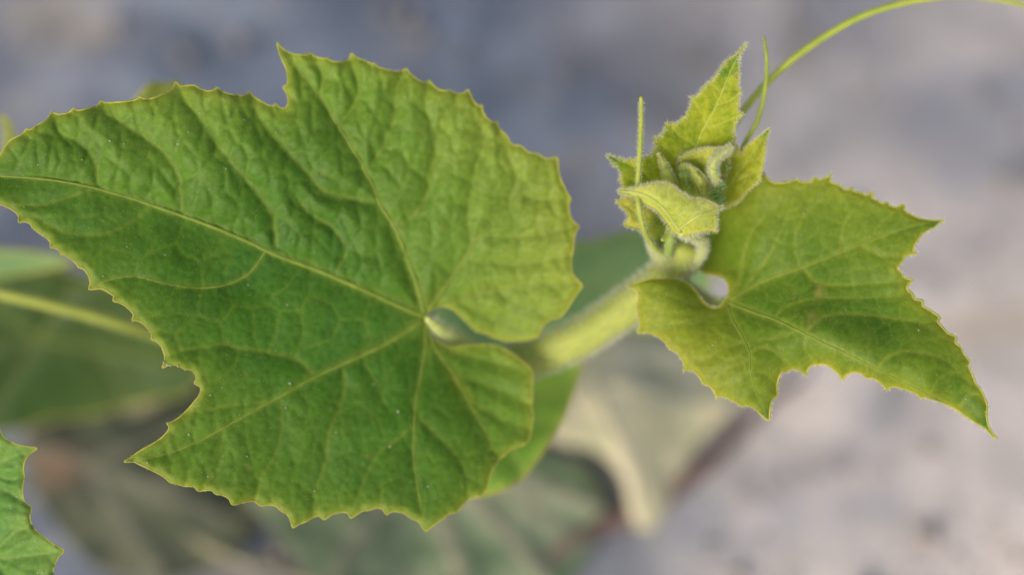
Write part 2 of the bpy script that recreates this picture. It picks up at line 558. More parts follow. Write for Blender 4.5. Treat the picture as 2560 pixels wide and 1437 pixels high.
# ================================================================== the ground
def ground_material():
    m = bpy.data.materials.new('worn_concrete')
    nt, N, L = nodes_of(m)
    out = N.new('ShaderNodeOutputMaterial')
    tc = N.new('ShaderNodeTexCoord')
    def noise(scale, detail=4, rough=0.55, off=(0, 0, 0)):
        mp = N.new('ShaderNodeMapping'); mp.inputs['Location'].default_value = off
        L.new(tc.outputs['Object'], mp.inputs['Vector'])
        n = N.new('ShaderNodeTexNoise'); n.inputs['Scale'].default_value = scale
        n.inputs['Detail'].default_value = detail; n.inputs['Roughness'].default_value = rough
        L.new(mp.outputs[0], n.inputs['Vector'])
        return n
    def rng_(src, a, b, c=0.0, d=1.0):
        r = N.new('ShaderNodeMapRange'); r.interpolation_type = 'SMOOTHSTEP'
        r.inputs['From Min'].default_value = a; r.inputs['From Max'].default_value = b
        r.inputs['To Min'].default_value = c; r.inputs['To Max'].default_value = d
        L.new(src, r.inputs['Value']); return r.outputs[0]
    def mix(fac, a, b, blend='MIX'):
        x = N.new('ShaderNodeMix'); x.data_type = 'RGBA'; x.blend_type = blend
        if isinstance(fac, float): x.inputs[0].default_value = fac
        else: L.new(fac, x.inputs[0])
        for k, v in ((6, a), (7, b)):
            if isinstance(v, tuple): x.inputs[k].default_value = (*v, 1)
            else: L.new(v, x.inputs[k])
        return x.outputs[2]
    # blue-grey concrete, dusty pinkish drifts by noise; soft shade towards -x painted into colour
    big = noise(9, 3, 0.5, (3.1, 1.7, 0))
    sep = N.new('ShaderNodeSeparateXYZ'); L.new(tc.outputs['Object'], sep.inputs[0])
    light_grad = rng_(sep.outputs['X'], -0.02, 0.13)
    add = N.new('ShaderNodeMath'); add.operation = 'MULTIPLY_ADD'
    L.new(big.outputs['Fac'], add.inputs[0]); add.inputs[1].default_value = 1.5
    L.new(light_grad, add.inputs[2])
    dust_light = rng_(add.outputs[0], 0.75, 1.6)
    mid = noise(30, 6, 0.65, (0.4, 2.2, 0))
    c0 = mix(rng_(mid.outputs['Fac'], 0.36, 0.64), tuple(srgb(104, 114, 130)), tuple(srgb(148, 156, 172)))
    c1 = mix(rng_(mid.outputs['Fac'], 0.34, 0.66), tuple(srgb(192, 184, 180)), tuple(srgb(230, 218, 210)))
    c = mix(dust_light, c0, c1)
    warm = noise(15, 4, 0.6, (7.3, 0.2, 0))
    c = mix(rng_(warm.outputs['Fac'], 0.52, 0.66, 0, 0.6), c, tuple(srgb(178, 164, 142)))
    blue = noise(13, 4, 0.6, (1.3, 5.2, 0))
    c = mix(rng_(blue.outputs['Fac'], 0.48, 0.66, 0, 0.55), c, tuple(srgb(140, 148, 164)))
    dark = noise(38, 5, 0.65, (2.2, 9.1, 0))
    c = mix(rng_(dark.outputs['Fac'], 0.55, 0.70, 0, 0.45), c, tuple(srgb(94, 94, 98)))
    fine = noise(700, 4, 0.7)
    c = mix(0.35, c, rng_(fine.outputs['Fac'], 0.3, 0.7, 0.55, 1.45), 'MULTIPLY')
    bs = N.new('ShaderNodeBsdfPrincipled')
    bs.inputs['Roughness'].default_value = 0.9
    bs.inputs['Specular IOR Level'].default_value = 0.2
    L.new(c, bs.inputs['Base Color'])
    bp = N.new('ShaderNodeBump'); bp.inputs['Strength'].default_value = 0.6; bp.inputs['Distance'].default_value = 0.0015
    b2 = noise(240, 6, 0.7)
    L.new(b2.outputs['Fac'], bp.inputs['Height']); L.new(bp.outputs[0], bs.inputs['Normal'])
    L.new(bs.outputs[0], out.inputs['Surface'])
    return m

# gently uneven sheet: fine near the plant, reaching far beyond the picture
def ground_sheet():
    ax = np.concatenate([-np.geomspace(60, 0.7, 14), np.linspace(-0.6, 0.6, 61), np.geomspace(0.7, 60, 14)])
    gx, gy = np.meshgrid(ax, ax)
    p = np.stack([gx.ravel(), gy.ravel()], 1)
    near = np.clip(1.4 - np.hypot(p[:, 0], p[:, 1]) / 0.6, 0, 1)
    z = -0.004 * near * vnoise(p, 0.13, 2) - 0.002 * near * vnoise(p, 0.05, 6)
    n = len(ax)
    i, j = np.meshgrid(np.arange(n - 1), np.arange(n - 1), indexing='ij')
    F = np.stack([i * n + j, i * n + j + 1, (i + 1) * n + j + 1, (i + 1) * n + j], -1).reshape(-1, 4)
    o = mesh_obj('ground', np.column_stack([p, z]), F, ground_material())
    o['kind'] = 'structure'
    o['label'] = 'worn grey concrete ground with dusty pinkish drifts and soft shade painted on one side'
    return o
ground_sheet()

# loose grit
n = 4200
gx = rng.uniform(-0.32, 0.32, n); gy = rng.uniform(-0.22, 0.30, n)
gr = 0.0006 * rng.pareto(2.2, n) + 0.0005
gr = np.minimum(gr, 0.0042)
g = add_blobs('grit', None, np.stack([gx, gy, gr * 0.3 - 0.002], 1), gr, 'stone')
g['label'] = 'loose grit and small stones scattered over the concrete'
g['category'] = 'grit'

# ================================================================== the near vine
vine = root('squash_vine', 'upright squash shoot with two broad leaves, hairy growing tip and tendrils', 'squash vine',
            P(np.array(640.), np.array(1120.), gdepth(640., 1120.)))

# ---- big leaf: outline, veins (pixels of the photograph; depth from its cupped shape)
BIG = [(0,388),(11,369),(28,350),(56,335),(68,322),(72,325),(94,313),(120,296),(130,280),(139,284),(150,286),(173,281),(185,271),(190,276),(216,273),(244,264),(254,252),(261,257),(291,256),(329,252),(344,248),(350,242),(357,247),(381,246),(404,237),(430,224),(440,205),(449,215),(466,214),(488,215),(501,223),(520,228),(535,225),(545,219),(550,226),(563,232),(588,238),(616,238),(624,229),(631,240),(648,250),(670,263),(684,266),(689,259),(695,266),(708,272),(716,267),(721,256),(721,245),(716,231),(708,218),(717,213),(719,190),(717,175),(708,156),(699,134),(693,107),(704,119),(727,134),(747,137),(768,137),(776,133),(785,140),(804,146),(817,146),(832,154),(855,155),(873,148),(879,133),(888,142),(913,153),(931,160),(935,158),(943,166),(965,174),(995,179),(1005,178),(1017,172),(1022,180),(1038,195),(1055,205),(1067,207),(1074,202),(1080,210),(1100,225),(1117,227),(1123,226),(1138,233),(1157,233),(1171,225),(1176,237),(1187,257),(1198,265),(1205,263),(1206,276),(1217,295),(1232,306),(1242,304),(1245,315),(1254,328),(1266,338),(1277,357),(1288,364),(1300,364),(1322,381),(1344,385),(1363,396),(1378,396),(1393,394),(1395,414),(1399,439),(1410,467),(1421,487),(1427,497),(1422,510),(1423,529),(1429,548),(1438,559),(1448,565),(1440,580),(1435,600),(1433,622),(1429,640),(1427,661),(1432,686),(1447,703),(1456,712),(1449,725),(1438,740),(1425,761),(1412,780),(1399,793),(1378,798),(1363,810),(1352,823),(1346,838),(1337,844),(1307,851),(1269,851),(1232,842),(1213,832),(1194,829),(1181,819),(1162,800),(1143,781),(1124,769),(1100,765),(1081,772),(1068,790),(1068,812),(1078,839),(1100,859),(1128,867),(1164,864),(1212,861),(1245,866),(1276,881),(1301,900),(1331,928),(1330,963),(1331,1000),(1328,1010),(1332,1038),(1328,1075),(1322,1099),(1307,1112),(1279,1121),(1264,1133),(1249,1146),(1238,1163),(1227,1185),(1219,1211),(1210,1230),(1202,1240),(1189,1240),(1170,1249),(1155,1264),(1146,1277),(1123,1283),(1110,1294),(1091,1307),(1074,1320),(1065,1327),(1057,1318),(1046,1302),(1028,1294),(1009,1281),(990,1277),(979,1278),(966,1284),(958,1272),(941,1268),(922,1275),(909,1275),(891,1285),(877,1293),(870,1281),(853,1279),(830,1285),(810,1297),(797,1288),(782,1292),(765,1302),(746,1309),(733,1317),(727,1300),(718,1285),(703,1275),(690,1264),(673,1261),(654,1264),(643,1256),(635,1250),(616,1253),(581,1260),(572,1245),(557,1237),(538,1233),(530,1225),(510,1225),(495,1226),(485,1216),(463,1214),(437,1208),(425,1205),(414,1194),(395,1182),(373,1171),(350,1160),(335,1153),(311,1153),(326,1143),(350,1126),(380,1109),(403,1094),(418,1079),(423,1066),(417,1057),(429,1054),(455,1037),(472,1019),(482,1007),(495,991),(502,976),(499,965),(486,957),(491,948),(487,933),(476,923),(461,923),(450,916),(435,912),(422,912),(406,918),(412,903),(410,882),(403,865),(392,854),(379,846),(380,835),(369,820),(356,807),(343,801),(331,800),(335,788),(328,777),(313,764),(298,756),(283,751),(285,740),(270,729),(252,721),(223,722),(227,708),(223,693),(216,680),(207,670),(197,668),(190,657),(175,646),(163,638),(152,636),(150,627),(137,620),(127,618),(126,605),(111,591),(94,580),(83,571),(75,559),(64,554),(47,555),(47,541),(37,529),(19,518),(2,511),(-50,490),(-95,468),(-140,447),(-190,425),(-140,412),(-95,405),(-50,398)]
BIGC = [(-180,425,-2),(0,440,0.5),(0,388,0),(0,511,-1),(130,285,1),(250,255,3),(440,207,5),(700,112,7),(715,265,8),(879,140,9),(1017,175,10),(1171,228,11),(1300,365,12),(1390,396,12),(1447,565,14),(1455,712,15),(1346,840,18),(1062,790,17),(900,722,12),(690,637,8),(500,555,5.5),(350,503,4),(223,722,-1),(407,917,-1),(495,970,1),(311,1152,-2),(450,1120,1.5),(580,1258,2),(733,1316,4),(1062,1326,6),(1230,1180,12),(1331,1000,17),(1250,868,21),(1213,838,20),(800,935,10),(700,400,6),(500,400,3.5),(300,390,2),(900,1100,9),(1000,500,12),(930,300,10),(1200,600,14),(1050,1050,12),(600,1130,4),(560,1000,3.5),(600,850,4.5),(420,700,1.5),(250,580,1)]
BV1 = [([(1062,790),(1000,766),(900,720),(780,670),(690,637),(600,595),(500,555),(400,520),(300,487),(200,462),(100,447),(0,440),(-120,430),(-175,426)],19,5),
       ([(1060,786),(1050,740),(1020,650),(990,575),(950,510),(930,460),(880,370),(830,290),(780,215),(735,160),(702,122)],17,4),
       ([(1064,782),(1110,720),(1160,650),(1190,600),(1250,540),(1300,480),(1350,430),(1385,402)],16,4),
       ([(1074,772),(1140,748),(1220,730),(1320,717),(1440,712)],13,4),
       ([(1058,800),(980,850),(900,890),(800,935),(700,990),(600,1045),(500,1100),(420,1132),(335,1150)],17,4),
       ([(1062,806),(1064,860),(1055,920),(1040,1000),(1035,1080),(1035,1150),(1045,1220),(1062,1315)],12,4),
       ([(1068,822),(1090,875),(1130,930),(1170,1000),(1215,1080),(1240,1130)],12,5)]
BV2 = [([(690,637),(692,590),(680,540),(640,480),(590,420),(540,360),(500,300),(465,250),(440,212)],8,3),
       ([(452,538),(453,480),(438,425),(405,378),(360,345),(310,312),(265,285),(255,258)],7,3),
       ([(240,472),(243,430),(225,385),(190,352),(150,330),(131,288)],6,2.5),
       ([(933,503),(860,492),(811,478),(760,425),(709,372),(660,314),(635,270),(625,236)],8,3),
       ([(835,690),(860,640),(855,600),(820,560),(770,530),(740,490)],6,3),
       ([(996,567),(1050,517),(1080,450),(1092,380),(1094,338),(1112,290),(1150,248),(1169,230)],8,3),
       ([(1094,338),(1075,300),(1062,250),(1072,208)],4,2),
       ([(925,416),(962,353),(986,290),(991,226),(1015,178)],7,3),
       ([(855,304),(889,250),(896,202),(880,168),(879,140)],6,3),
       ([(800,240),(806,190),(778,140)],4,2),
       ([(1176,596),(1171,518),(1191,421),(1210,353),(1200,300),(1204,268)],7,3),
       ([(1269,494),(1293,450),(1276,402),(1255,345),(1243,308)],6,3),
       ([(1210,590),(1318,590),(1442,566)],6,3),
       ([(1181,650),(1300,662),(1425,640)],5,3),
       ([(1300,480),(1330,496),(1422,498)],5,2),
       ([(664,626),(648,652),(620,685),(570,710),(500,720),(430,712),(345,692),(320,691),(270,700),(232,718)],8,4),
       ([(374,512),(355,535),(319,560),(269,583),(216,588),(169,584),(135,571),(90,544),(60,540)],6,3),
       ([(235,470),(180,490),(141,503),(94,514),(56,512),(30,515)],5,3),
       ([(789,939),(739,897),(670,881),(600,870),(557,861),(500,868),(450,876),(415,890)],7,4),
       ([(859,928),(862,967),(850,1014),(823,1084),(815,1150),(790,1220),(782,1285)],7,3),
       ([(914,909),(942,959),(965,1010)],4,2),
       ([(1045,1040),(1090,1085),(1129,1120),(1165,1180),(1172,1240)],6,3),
       ([(1036,1060),(990,1100),(950,1130),(915,1190),(880,1280)],6,3),
       ([(680,1002),(617,1010),(560,1015),(504,1028),(470,1025)],5,3),
       ([(560,1068),(552,1120),(545,1170),(500,1222)],5,3),
       ([(700,992),(705,1060),(690,1130),(650,1200),(640,1250)],5,3),
       ([(1090,870),(1150,885),(1230,905),(1320,930)],6,3),
       ([(1130,930),(1210,960),(1325,1010)],5,3),
       ([(1170,1000),(1240,1040),(1322,1075)],5,3),
       ([(1140,748),(1220,790),(1340,838)],6,3),
       ([(1240,727),(1320,770),(1398,792)],5,3)]
BT = [[(459,561),(442,600),(439,611)],[(439,611),(383,628),(345,653),(336,689)],[(439,611),(464,639),(503,656),(507,717)],
      [(503,656),(509,645),(537,639),(550,603)],[(270,584),(265,621),(235,646),(233,660),(226,705)],[(265,621),(319,631),(347,650)],
      [(351,545),(351,588),(376,599),(381,625)],[(350,696),(328,748),(342,781)],[(439,718),(420,762),(383,792),(342,792)],
      [(503,721),(492,787),(439,834),(392,826)],[(492,787),(520,800),(550,803),(562,861)],[(567,712),(581,764),(567,792),(550,803)],
      [(581,764),(628,771),(673,762),(698,778),(751,775),(773,739),(777,672)],[(673,762),(684,737),(711,722),(735,690)],[(634,773),(634,834),(650,880)],
      [(420,762),(436,781),(478,789)],[(439,834),(450,875)],[(502,870),(500,920),(523,957),(487,957)],[(598,872),(589,910),(547,948),(523,957)],
      [(215,592),(213,612)],[(165,620),(190,640),(233,650)],[(382,625),(350,650)],[(260,520),(262,540),(290,555)],[(190,525),(205,545),(240,540),(265,560)],
      [(550,603),(575,640),(560,690)],[(751,775),(760,830),(739,890)],[(698,778),(690,830),(670,881)],[(773,739),(830,760),(850,800),(830,850),(760,870)],
      [(850,800),(910,800),(925,740)],[(910,800),(930,850),(900,888)]]

def big_up(p):      # 1 above the midrib, 0 below
    ym = np.interp(p[:, 0], [-200, 0, 300, 690, 1060, 1500], [425, 440, 487, 637, 790, 760])
    return smooth01(-20, 45, ym - p[:, 1])
def big_t(p):       # where the finer net was traced: between midrib and lower left vein
    yl = np.interp(p[:, 0], [0, 500, 800, 1060], [800, 1000, 930, 800])
    return ((1 - big_up(p)) * (p[:, 0] < 900) * (p[:, 1] < yl + 20)).astype(float)
def big_a(p):
    return 0.42 + 0.58 * big_up(p) * (0.62 + 0.38 * smooth01(1250, 850, p[:, 0])) + 0.25 * smooth01(1000, 1150, p[:, 1]) * smooth01(800, 500, p[:, 0])

YEL = TPS([(0,440,0.0),(130,310,0.32),(300,285,0.46),(450,225,0.62),(600,255,0.55),(700,300,0.36),(900,300,0.42),(1000,180,0.6),(1200,300,0.8),(1390,400,0.85),(1440,600,0.95),(1450,712,0.95),
           (1200,600,0.62),(1050,650,0.32),(1200,750,0.7),(1340,830,0.75),(1062,790,0.12),(900,720,0.0),(600,600,0.02),(400,650,0.05),(230,700,0.15),(450,900,0.15),
           (600,900,0.05),(800,800,-0.05),(900,900,-0.02),(700,1000,0.1),(450,1080,0.3),(330,1150,0.3),(600,1200,0.25),(750,1290,0.25),(1060,1300,0.22),(1000,1100,0.08),(1200,1150,0.3),
           (1320,1000,0.5),(1280,910,0.6),(1150,900,0.3),(850,600,0.05),(700,450,0.1)])
def big_col(p, f, S):
    y = np.clip(YEL(p) + 0.10 * (vnoise(p, 90, 31) - 0.5), 0, 1)[:, None]
    g0 = srgb(80, 128, 38); g1 = srgb(124, 160, 56); g2 = srgb(164, 180, 72)
    c = np.where(y < 0.5, g0 + (g1 - g0) * y * 2, g1 + (g2 - g1) * (y - 0.5) * 2)
    c = c * (1 + 0.16 * (f['cell'] - 0.5) + 0.10 * (f['cell2'] - 0.5))[:, None]
    bl = smooth01(0.55, 0.85, vnoise(p, 70, 12))[:, None] * 0.16 * (1 - y)
    c = c * (1 - bl) + srgb(70, 128, 72) * bl
    vc = srgb(138, 158, 62) * (1 - y * 0.3) + srgb(178, 184, 86) * y * 0.3
    w = np.exp(-(f['d1'] / (f['w1'] * 0.75 + 0.8)) ** 2)[:, None] * 0.6
    c = c * (1 - w) + vc * w
    w3 = np.exp(-(f['d3'] / 3.8) ** 2)[:, None] * 0.55
    c = c * (1 - w3) + srgb(126, 156, 56) * w3
    wv = (np.exp(-(f['dv'] / 3.2) ** 2) * (1 - f['tm']) * 0.28 + np.exp(-(f['dq'] / 2.6) ** 2) * 0.13)[:, None]
    c = c * (1 - wv) + srgb(122, 154, 58) * wv
    # warm streak along one lower vein, yellow margin
    s = np.exp(-((p[:, 0] - 1150 - (p[:, 1] - 965) * 0.62) / 16) ** 2 - ((p[:, 1] - 965) / 50) ** 2)[:, None] * 0.45
    c = c * (1 - s) + srgb(168, 164, 40) * s
    e = (np.exp(-f['m'] / 9.0) * 0.65 + np.exp(-f['m'] / 30.0) * 0.22)[:, None]
    e = np.clip(e, 0, 1) * (0.75 + 0.25 * vnoise(p, 40, 3)[:, None])
    c = c * (1 - e) + srgb(178, 184, 62) * e
    for k in range(16):
        x, yy = 60 + hash2(k, 3.1, 1) * 1300, 200 + hash2(k, 7.7, 2) * 1050; r = 3 + 5 * hash2(k, 1.3, 4)
        s = np.exp(-(((p[:, 0] - x) / r) ** 2 + ((p[:, 1] - yy) / (r * 0.8)) ** 2))[:, None] * 0.5
        c = c * (1 - s) + srgb(164, 150, 84) * s
    return c * np.array((0.77, 0.80, 0.80))
LS = LeafShape(BIG, BIGC, BV1 + BV2, BT, A=2.1, A3=0.75, wid=34, wid3=14, roll=0.7, rollw=20, cell=58, stretch=(1.45, 0.8), amask=big_a, tmask=big_t, seed=3, noise=1.0)
GR = [(500,283,4),(470,330,5),(445,360,5.5),(275,352,5),(310,360,4),(565,422,4.5),(95,412,4.5),(205,400,4),(258,690,4.5),(715,1018,5),(60,517,4),(413,637,4),(317,617,4),(620,712,4),
      (718,762,5),(725,958,6),(995,1028,6),(555,968,4),(526,987,4),(473,1085,5),(618,1140,5),(520,1190,4),(787,1225,5),(368,1155,4),(409,905,4.5),(418,911,5),(426,914,4),(445,916,4.5),(371,829,4),
      (709,124,5),(975,1115,5),(840,1080,4),(935,960,4),(1070,1215,5),(330,300,4),(380,290,3.5),(690,330,3.5),(610,300,3.5),(560,250,3.5)]
big = build_leaf('leaf', vine, LS, 6.0, big_col, M['leaf'], veins=BV1 + BV2[15:16], vein_r=0.75, rim=0.15,
                 hair=(2500, 0.0004, 0.000026), surf_hair=6000, shl=0.0003, grains=GR,
                 label='broad cupped dark green leaf with yellow toothed edge')

# ---- second leaf
RL = [(1571,716),(1594,707),(1616,699),(1654,696),(1691,698),(1710,704),(1725,715),(1740,730),(1753,749),(1765,762),(1782,770),(1800,766),(1812,751),(1822,732),(1821,711),(1812,698),(1793,689),(1770,685),(1757,679),(1746,668),(1730,655),(1710,630),(1700,595),(1712,555),(1745,515),(1790,480),(1840,450),(1885,432),(1905,430),(1915,442),(1930,456),(1953,458),(1969,456),(1994,450),(2000,455),(2028,454),(2039,444),(2046,449),(2069,443),(2081,434),(2075,452),(2084,459),(2099,463),(2108,472),(2123,474),(2131,469),(2134,478),(2152,482),(2163,488),(2183,480),(2178,493),(2193,501),(2204,508),(2219,506),(2225,514),(2238,518),(2262,511),(2261,525),(2278,536),(2294,544),(2328,551),(2361,551),(2347,557),(2336,568),(2317,577),(2298,595),(2285,617),(2283,628),(2292,632),(2279,636),(2262,642),(2255,657),(2243,670),(2253,681),(2261,694),(2282,700),(2270,711),(2268,723),(2280,734),(2286,747),(2307,753),(2306,764),(2323,774),(2350,796),(2344,803),(2355,817),(2370,833),(2391,843),(2387,854),(2404,871),(2408,884),(2424,904),(2421,915),(2430,934),(2438,956),(2455,979),(2464,1001),(2468,1017),(2466,1032),(2468,1052),(2474,1069),(2491,1096),(2479,1087),(2464,1071),(2436,1054),(2406,1033),(2379,1016),(2349,1003),(2310,992),(2302,995),(2293,985),(2259,971),(2235,966),(2222,968),(2218,975),(2210,964),(2195,951),(2180,944),(2167,945),(2156,934),(2135,930),(2115,937),(2107,949),(2099,936),(2078,918),(2058,908),(2047,912),(2036,909),(2021,919),(2015,937),(2004,928),(1983,921),(1968,927),(1953,932),(1946,947),(1942,971),(1943,988),(1930,1000),(1925,1020),(1922,1049),(1914,1045),(1900,1033),(1884,1018),(1863,1012),(1855,1017),(1851,1011),(1829,1000),(1810,990),(1799,989),(1792,994),(1788,981),(1773,962),(1759,958),(1752,945),(1739,930),(1718,923),(1709,927),(1711,909),(1701,893),(1692,878),(1679,874),(1661,854),(1641,839),(1616,830),(1595,831),(1601,813),(1597,790),(1592,764),(1596,745),(1592,724)]
RLC = [(1571,716,6),(1650,700,7),(1700,705,9),(1760,760,10),(1822,755,10),(1820,715,12),(1757,679,18),(1730,655,21),(1700,600,24),(1745,515,20),(1840,452,13),(1905,435,10),(1990,455,8.5),(2080,440,7.5),(2180,485,7),(2262,515,6),(2345,553,5),(2244,670,4.5),(2280,700,4),(2350,796,3),(2423,904,2),(2467,1030,1.5),(2490,1096,2),(2350,1004,2.5),(2218,972,3),(2107,945,4),(2047,910,4),(1945,947,4.5),(1922,1045,4),(1855,1014,4),(1790,990,4.5),(1710,922,5.5),(1596,830,8),(1592,764,7),(1930,690,9),(1940,800,4.5),(2020,835,1.5),(2110,880,0),(2200,922,-0.5),(2330,985,0),(1860,850,4),(1876,930,2),(1720,800,6.5),(1760,870,5),(2100,630,7),(1870,600,11),(2200,800,3.5),(2080,760,5)]
RV1 = [([(1822,756),(1880,780),(1940,800),(2020,838),(2110,880),(2200,925),(2300,975),(2400,1027),(2470,1076)],13,3),
       ([(1826,750),(1870,722),(1930,694),(2000,670),(2100,630),(2200,592),(2290,562),(2345,554)],10,3),
       ([(1820,764),(1832,800),(1860,850),(1873,880),(1876,930),(1890,980),(1906,1015),(1921,1042)],10,3),
       ([(1826,746),(1848,700),(1858,640),(1880,580),(1940,515),(2040,460),(2074,446)],8,3),
       ([(1816,763),(1770,792),(1720,808),(1650,818),(1604,826)],7,3)]
RV2 = [([(1806,767),(1740,760),(1680,742),(1620,726),(1585,714)],6,3),([(1770,792),(1700,785),(1640,775),(1600,760)],4,2),
       ([(2012,832),(2050,797),(2100,784),(2180,788),(2260,800),(2310,805),(2345,798)],6,2.5),([(2195,915),(2230,886),(2260,878),(2320,884),(2370,902),(2395,930),(2430,960)],6,2.5),
       ([(2325,985),(2345,950),(2390,930),(2420,950)],4,2),([(2400,1020),(2420,985),(2450,990),(2464,1010)],4,2),
       ([(2010,672),(2040,704),(2100,712),(2200,706),(2278,700)],6,2.5),([(2000,670),(1985,610),(2010,540),(2070,480),(2080,440)],5,2),([(2100,630),(2110,560),(2150,510),(2180,486)],5,2),([(2180,598),(2200,560),(2255,518)],4,2),
       ([(2150,612),(2200,640),(2250,640),(2286,632)],4,2),([(1873,882),(1910,868),(1950,890),(1968,925)],5,2.5),([(1873,900),(1820,922),(1775,960)],5,2),([(1862,853),(1810,872),(1760,900),(1713,924)],5,2.5),
       ([(1884,965),(1850,975),(1796,988)],4,2),([(1878,935),(1905,930),(1940,960)],4,2),([(1990,826),(1950,845),(1905,850),(1880,870)],5,2),([(2015,838),(2010,870),(2035,905)],5,2),([(2090,872),(2085,895),(2108,942)],4,2),
       ([(2160,905),(2170,930),(2168,943)],4,2),([(1860,725),(1920,640),(1960,560),(1995,455)],5,2),([(1930,800),(1960,770),(2040,745),(2150,745),(2270,735)],4,2)]
RY = TPS([(1822,755,0.25),(1600,740,0.75),(1650,820,0.95),(1750,930,0.9),(1850,930,0.7),(1920,1040,0.25),(1950,860,0.35),(2060,900,0.42),(2200,950,0.38),(2350,995,0.35),(2470,1060,0.0),(2400,960,0.1),(2200,850,0.1),(2050,790,0.12),(1950,740,0.15),
          (2345,553,-0.1),(2280,640,0.45),(2250,700,0.4),(2150,560,0.5),(2070,470,0.65),(1930,470,0.7),(1800,560,0.55),(1880,640,0.35),(2050,620,0.32),(2330,790,0.4),(2430,940,0.3),(1740,600,0.55),(1760,800,0.75)])
def right_col(p, f, S):
    y = np.clip(RY(p) + 0.16 * (vnoise(p, 60, 17) - 0.5), 0, 1)[:, None]
    g0 = srgb(84, 128, 40); g1 = srgb(124, 152, 46); g2 = srgb(168, 176, 58)
    c = np.where(y < 0.5, g0 + (g1 - g0) * y * 2, g1 + (g2 - g1) * (y - 0.5) * 2)
    c = c * (1 + 0.12 * (f['cell'] - 0.5) + 0.08 * (f['cell2'] - 0.5))[:, None]
    w = np.exp(-(f['d1'] / (f['w1'] * 0.8 + 0.6)) ** 2)[:, None] * np.clip(0.3 + f['w1'] * 0.06, 0, 0.8)[:, None]
    c = c * (1 - w) + srgb(162, 176, 72) * w
    wv = (np.exp(-(f['dv'] / 2.8) ** 2) * 0.3 + np.exp(-(f['dq'] / 2.2) ** 2) * 0.14)[:, None]
    c = c * (1 - wv) + srgb(146, 166, 68) * wv
    for (x, yy, r) in ((2048,735,13),(2050,722,8),(2030,790,10),(2026,812,7),(1985,735,5)):
        s = np.exp(-(((p[:, 0] - x) / r) ** 2 + ((p[:, 1] - yy) / (r * 1.3)) ** 2))[:, None] * 0.55
        c = c * (1 - s) + srgb(176, 166, 92) * s
    e = np.clip(np.exp(-f['m'] / 7.0) * 0.7 + np.exp(-f['m'] / 22.0) * 0.25, 0, 1)[:, None]
    for (x, yy, r) in ((2345,553,45),(2470,1060,50),(1922,1040,40)):
        e = e * (1 - np.exp(-((p[:, 0] - x) ** 2 + (p[:, 1] - yy) ** 2) / r ** 2))[:, None]
    c = c * (1 - e) + srgb(188, 188, 62) * e
    return c * np.array((0.75, 0.78, 0.68))
RS = LeafShape(RL, RLC, RV1 + RV2, (), A=0.5, A3=0.16, wid=24, wid3=9, roll=0.5, rollw=14, cell=44, seed=8, noise=0.35)
right = build_leaf('leaf', vine, RS, 5.5, right_col, M['leaf'], veins=RV1, vein_r=0.6, rim=0.20,
                   hair=(3000, 0.00085, 0.000036), surf_hair=1500, shl=0.00035,
                   grains=[(2297,825,4.5),(2010,533,5),(2415,997,5),(2300,945,4),(1914,978,3.5),(1782,862,4),(1888,1024,4),(2115,775,3.5),(2190,940,3.5)],
                   label='yellow green lobed leaf with long pointed drooping tip')

# ---- stem, petioles
tube('stem', vine, [(1712,612,15),(1700,640,16),(1662,690,18.5),(1600,745,21),(1530,793,24),(1450,845,27),(1370,880,30),(1300,905,34),(1200,935,42),(1080,970,62),(950,1010,80),(820,1060,108),(720,1095,135),(640,1120,'g',-0.002)],
     [3.2,3.7,3.9,3.9,3.9,3.9,4.0,4.0,4.0,4.0,4.0,4.0,4.0], 'stem', step=14, sides=20, ridge=0.035, hair=15000, hl=0.0018, hr=0.000032)
tube('petiole', vine, [(1064,793,17),(1078,806,18),(1100,824,20),(1130,842,24),(1165,868,31),(1205,892,36),(1260,912,38)], [0.8,1.5,1.9,2.0,2.0,2.0,2.0], 'younground', step=9, sides=14, hair=1500, hl=0.0013, hr=0.00004)
tube('petiole', vine, [(1822,757,11.5),(1795,760,14),(1765,752,17),(1725,725,18),(1690,700,19),(1660,690,20)], [1.0,1.25,1.35,1.4,1.5], 'stem', step=9, sides=14, hair=1500, hl=0.0012, hr=0.00004)

# ---- tendrils
tube('tendril', vine, [(1603,243,-2),(1603,300,-2),(1601,360,-2),(1597,420,-2),(1595,475,-2),(1598,520,-3),(1606,560,-1.5),(1618,590,2.5),(1634,615,7.5),(1660,640,14)], [0.36,0.47,0.5,0.5,0.5,0.52,0.55,0.6], 'tendril', step=6, sides=10, hair=1500, hl=0.0006, hr=0.00003)
tube('tendril', vine, [(1909,93,8),(1915,130,8),(1917,165,9),(1914,215,9),(1905,265,10),(1890,310,10),(1870,345,11),(1850,385,13),(1810,470,16),(1740,590,18),(1705,640,18)], [0.3,0.42,0.5,0.52,0.55,0.58,0.6], 'tendril', step=6, sides=10, hair=500, hl=0.0005, hr=0.00003)
tube('tendril', vine, [(2700,85,24),(2640,42,22),(2560,13,20),(2500,0,19),(2420,-8,18),(2340,-5,17),(2250,10,16.5),(2150,43,16),(2060,93,16),(1980,150,16),(1920,205,17),(1880,250,17),(1845,295,18),(1815,350,19),(1780,450,20),(1740,570,20),(1712,640,19)], [0.3,0.55,0.7,0.74,0.76,0.8,0.8], 'tendril', step=9, sides=10, hair=400, hl=0.0004, hr=0.00003)
tube('tendril_stub', vine, [(1655,601,2),(1667,588,3),(1680,574,4),(1700,552,9)], [0.34,0.42,0.42,0.42], 'tendril', step=4, sides=10, hair=60, hl=0.0005, hr=0.00003)

